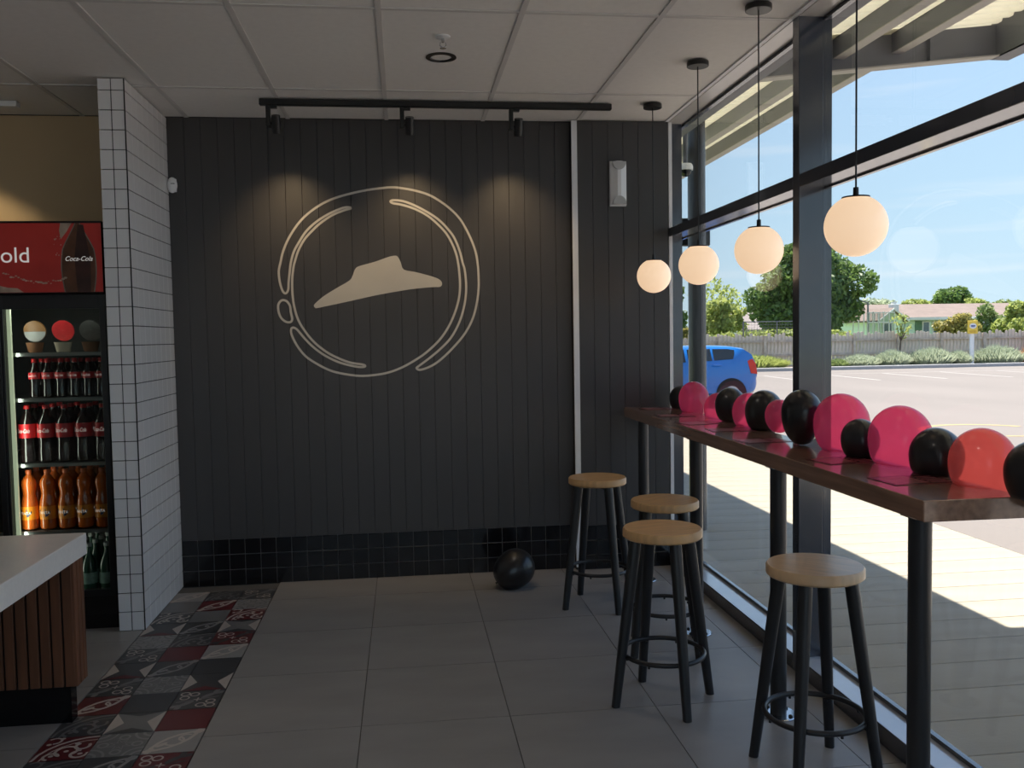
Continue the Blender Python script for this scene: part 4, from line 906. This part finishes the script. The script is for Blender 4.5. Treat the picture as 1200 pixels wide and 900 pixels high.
MB().box(24.0, 33, 60.5, 66, G, 1.7).build('wall', M_wwhite, h3); MB().prism([(59.8, 1.6), (63.2, 3.0), (66.6, 1.6), (66.6, 1.7), (63.2, 3.15), (59.8, 1.7)], 'x', 23.5, 33.2).build('roof', mat('pale_roof', (.26, .22, .21), .9, var=.06), h3)
cg = empty('glass_house', (27.2, 45, G), 'white framed glasshouse behind the fence beside the mint green house', 'greenhouse')
for k in range(6): MB().box(25.3+k*.5, 25.36+k*.5, 45, 45.06, G, 2.45+.06*(k % 2)).box(25.3+k*.5, 25.36+k*.5, 46.5, 46.56, G, 2.45).build('upright', M_wwhite, cg)
for z in (1.2, 1.9, 2.42): MB().box(25.3, 27.86, 45, 45.05, z, z+.05).build('rail', M_wwhite, cg)
for k in range(5): MB().box(25.37+k*.5, 25.79+k*.5, 45.02, 45.03, G+.3, 2.42).build('pane', M_fglass, cg)
cg.location.x -= 1.35; cg.scale = (.62, 1, 1); cg.location.x += 0
pf = empty('mesh_fence', (17.6, 39, G), 'grey wire mesh fence panel behind the timber palings', 'fence')
for x in (15.4, 17.0, 18.6): MB().rod((x, 39, G), (x, 39, 2.0), .035, seg=8).build('post', M_steelgrey, pf, True)
MB().rod((15.4, 39, 1.98), (18.6, 39, 1.98), .025, seg=6).build('top_rail', M_steelgrey, pf, True)
m = MB()
for k in range(24): m.rod((15.4+k*.133, 39, 1.0), (15.4+k*.133, 39, 1.98), .005, seg=4)
for k in range(7): m.rod((15.4, 39, 1.0+k*.14), (18.6, 39, 1.0+k*.14), .005, seg=4)
m.build('mesh', M_steelgrey, pf)
pp = empty('street_light', (26.9, 49, G), 'thin dark street light pole by the mint green house', 'pole')
MB().rod((26.9, 49, G), (26.9, 49, 3.1), .07, .05, 8).build('pole', M_steelgrey, pp, True); MB().path([(26.9, 49, 3.1), (26.3, 49, 3.3), (25.6, 49, 3.55)], .04, 6).build('arm', M_steelgrey, pp, True); MB().bbox(25.35, 25.75, 48.93, 49.07, 3.52, 3.6, .01).build('lamp_head', M_steelgrey, pp)
ff = empty('white_flag', (10.9, 33, G), 'white tapered flag banner with dark marks above the blue car', 'flag')
MB().rod((10.86, 33, G), (11.12, 33, 2.02), .018, .01, 8).build('pole', M_sw, ff, True)
MB().prism([(10.78, .3), (11.10, .3), (11.24, 1.9), (11.14, 2.02), (11.05, 1.95)], 'y', 32.99, 33.0).build('banner', M_sw, ff)
mk = MB()
for k, z in enumerate((1.08, 1.32, 1.56)): mk.box(10.97+k*.035, 11.05+k*.035, 32.984, 32.988, z, z+.14)
mk.build('mark', M_black, ff)

# ---- blue car (nose towards -x)
M_carb = mat('car_blue', (.004, .16, .55), .22, var=.04, scale=1, coat=1); M_cglass = mat('car_glass', (.02, .025, .03), .06, var=.1); M_tyre = mat('tyre', (.012, .012, .012), .8, var=.1); M_rim = mat('wheel_rim', (.5, .5, .52), .3, metal=.8, var=.05); M_tail = mat('tail_light_red', (.65, .03, .02), .2, var=.1)
CXR, CYR = 7.66, 18.5
car = empty('hatchback_car', (CXR-1.7, CYR+.75, G), 'bright blue small hatchback parked outside beyond the window', 'car')
ST = [(.00, .36, .62, .66, .66), (.05, .30, .82, .72, .70), (.14, .27, .97, .76, .70), (.30, .25, 1.00, .785, .66), (.55, .24, .995, .795, .60), (1.0, .22, .98, .80, .585), (1.6, .22, .955, .80, .585), (2.2, .22, .935, .795, .60), (2.75, .22, .90, .78, .66), (3.15, .24, .80, .74, .66), (3.38, .28, .66, .66, .60), (3.46, .34, .50, .56, .52)]
TOP = [.70, .95, 1.15, 1.27, 1.31, 1.33, 1.325, 1.28, .985, .87, .74, .56]
def sec(i):
    x, zb, zm, w_, wt = ST[i]; zt = max(TOP[i], zm+.01); X = CXR-x
    half = [(.0, zb), (w_*.85, zb), (w_*.97, zb+.08), (w_, (zb+zm)*.5), (w_*.985, zm), (wt+.02, zm+(zt-zm)*.88), (wt*.86, zt-.004), (0, zt+.012)]
    return [(X, CYR+.8+y_, G+z) for y_, z in half]+[(X, CYR+.8-y_, G+z) for y_, z in half[-2:0:-1]]
secs = [sec(i) for i in range(len(ST))]; n = len(secs[0]); m = MB(); V = [p for s_ in secs for p in s_]; F = []
for i in range(len(secs)-1):
    for k in range(n): F.append((i*n+k, i*n+(k+1) % n, (i+1)*n+(k+1) % n, (i+1)*n+k))
F += [tuple(range(n))[::-1], tuple((len(secs)-1)*n+k for k in range(n))]
m.add(V, F).build('body', M_carb, car, True)
def side(i, t, f, s_, off=.012):
    # point on the greenhouse side between stations i and i+1 (t), fraction f from belt to roof edge
    def P(i):
        x, zb, zm, w_, wt = ST[i]; zt = max(TOP[i], zm+.01); a_ = Vector((CXR-x, w_*.985, zm)); b_ = Vector((CXR-x, wt+.02, zm+(zt-zm)*.88)); return a_.lerp(b_, f)
    p = P(i).lerp(P(min(i+1, len(ST)-1)), t); return (p.x, CYR+.8+s_*(p.y+off), G+p.z)
for s_ in (-1, 1):
    def pan(name, pts, mt): 
        q = [side(i, t, f, s_) for i, t, f in pts]
        MB().add(q, [tuple(range(len(q)))]).build(name, mt, car)
    pan('rear_side_window', [(4, .05, .16), (5, .0, .10), (5, .0, .90), (4, .25, .92), (3, .85, .86), (3, .9, .55)], M_cglass)
    pan('rear_side_window', [(5, .08, .10), (5, .95, .10), (5, .95, .92), (5, .08, .92)], M_cglass)
    pan('front_side_window', [(6, .06, .10), (7, .35, .12), (7, .0, .80), (6, .06, .92)], M_cglass)
    for i, t in ((4, .9), (6, .5)):
        p = side(i, t, -.22, s_, .012); MB().bbox(p[0]-.09, p[0]+.09, p[1]-.012, p[1]+.012, p[2]-.022, p[2]+.015, .004).build('door_handle', M_carb, car)
    ya = CYR+.8+s_*.775
    MB().prism([(CXR-.03, G+.70), (CXR-.17, G+.72), (CXR-.25, G+.99), (CXR-.14, G+1.03), (CXR-.06, G+.92)], 'y', min(ya, ya-s_*.1), max(ya, ya-s_*.1)).build('tail_light', M_tail, car)
    for x in (.62, 2.82):
        yo = CYR+.8+s_*.80; 
        MB().rod((CXR-x, yo-s_*.25, G+.29), (CXR-x, yo+s_*.006, G+.29), .335, .335, 28).build('wheel_arch', M_tyre, car)
        wh = MB().rod((CXR-x, yo-s_*.2, G+.28), (CXR-x, yo+s_*.016, G+.28), .28, .275, 28).build('wheel', M_tyre, car)
        MB().rod((CXR-x, yo, G+.28), (CXR-x, yo+s_*.024, G+.28), .19, .17, 20).build('wheel_rim', M_rim, wh)
m = MB(); 
def rear(i, f): x, zb, zm, w_, wt = ST[i]; return x
MB().add([(CXR-.115, CYR+.8-.58, G+1.02), (CXR-.115, CYR+.8+.58, G+1.02), (CXR-.27, CYR+.8+.52, G+1.25), (CXR-.27, CYR+.8-.52, G+1.25)], [(0, 1, 2, 3)]).build('rear_window', M_cglass, car)
MB().add([(CXR-2.32, CYR+.8-.56, G+1.28), (CXR-2.32, CYR+.8+.56, G+1.28), (CXR-2.70, CYR+.8+.62, G+1.06), (CXR-2.70, CYR+.8-.62, G+1.06)], [(0, 1, 2, 3)]).build('windscreen', M_cglass, car)
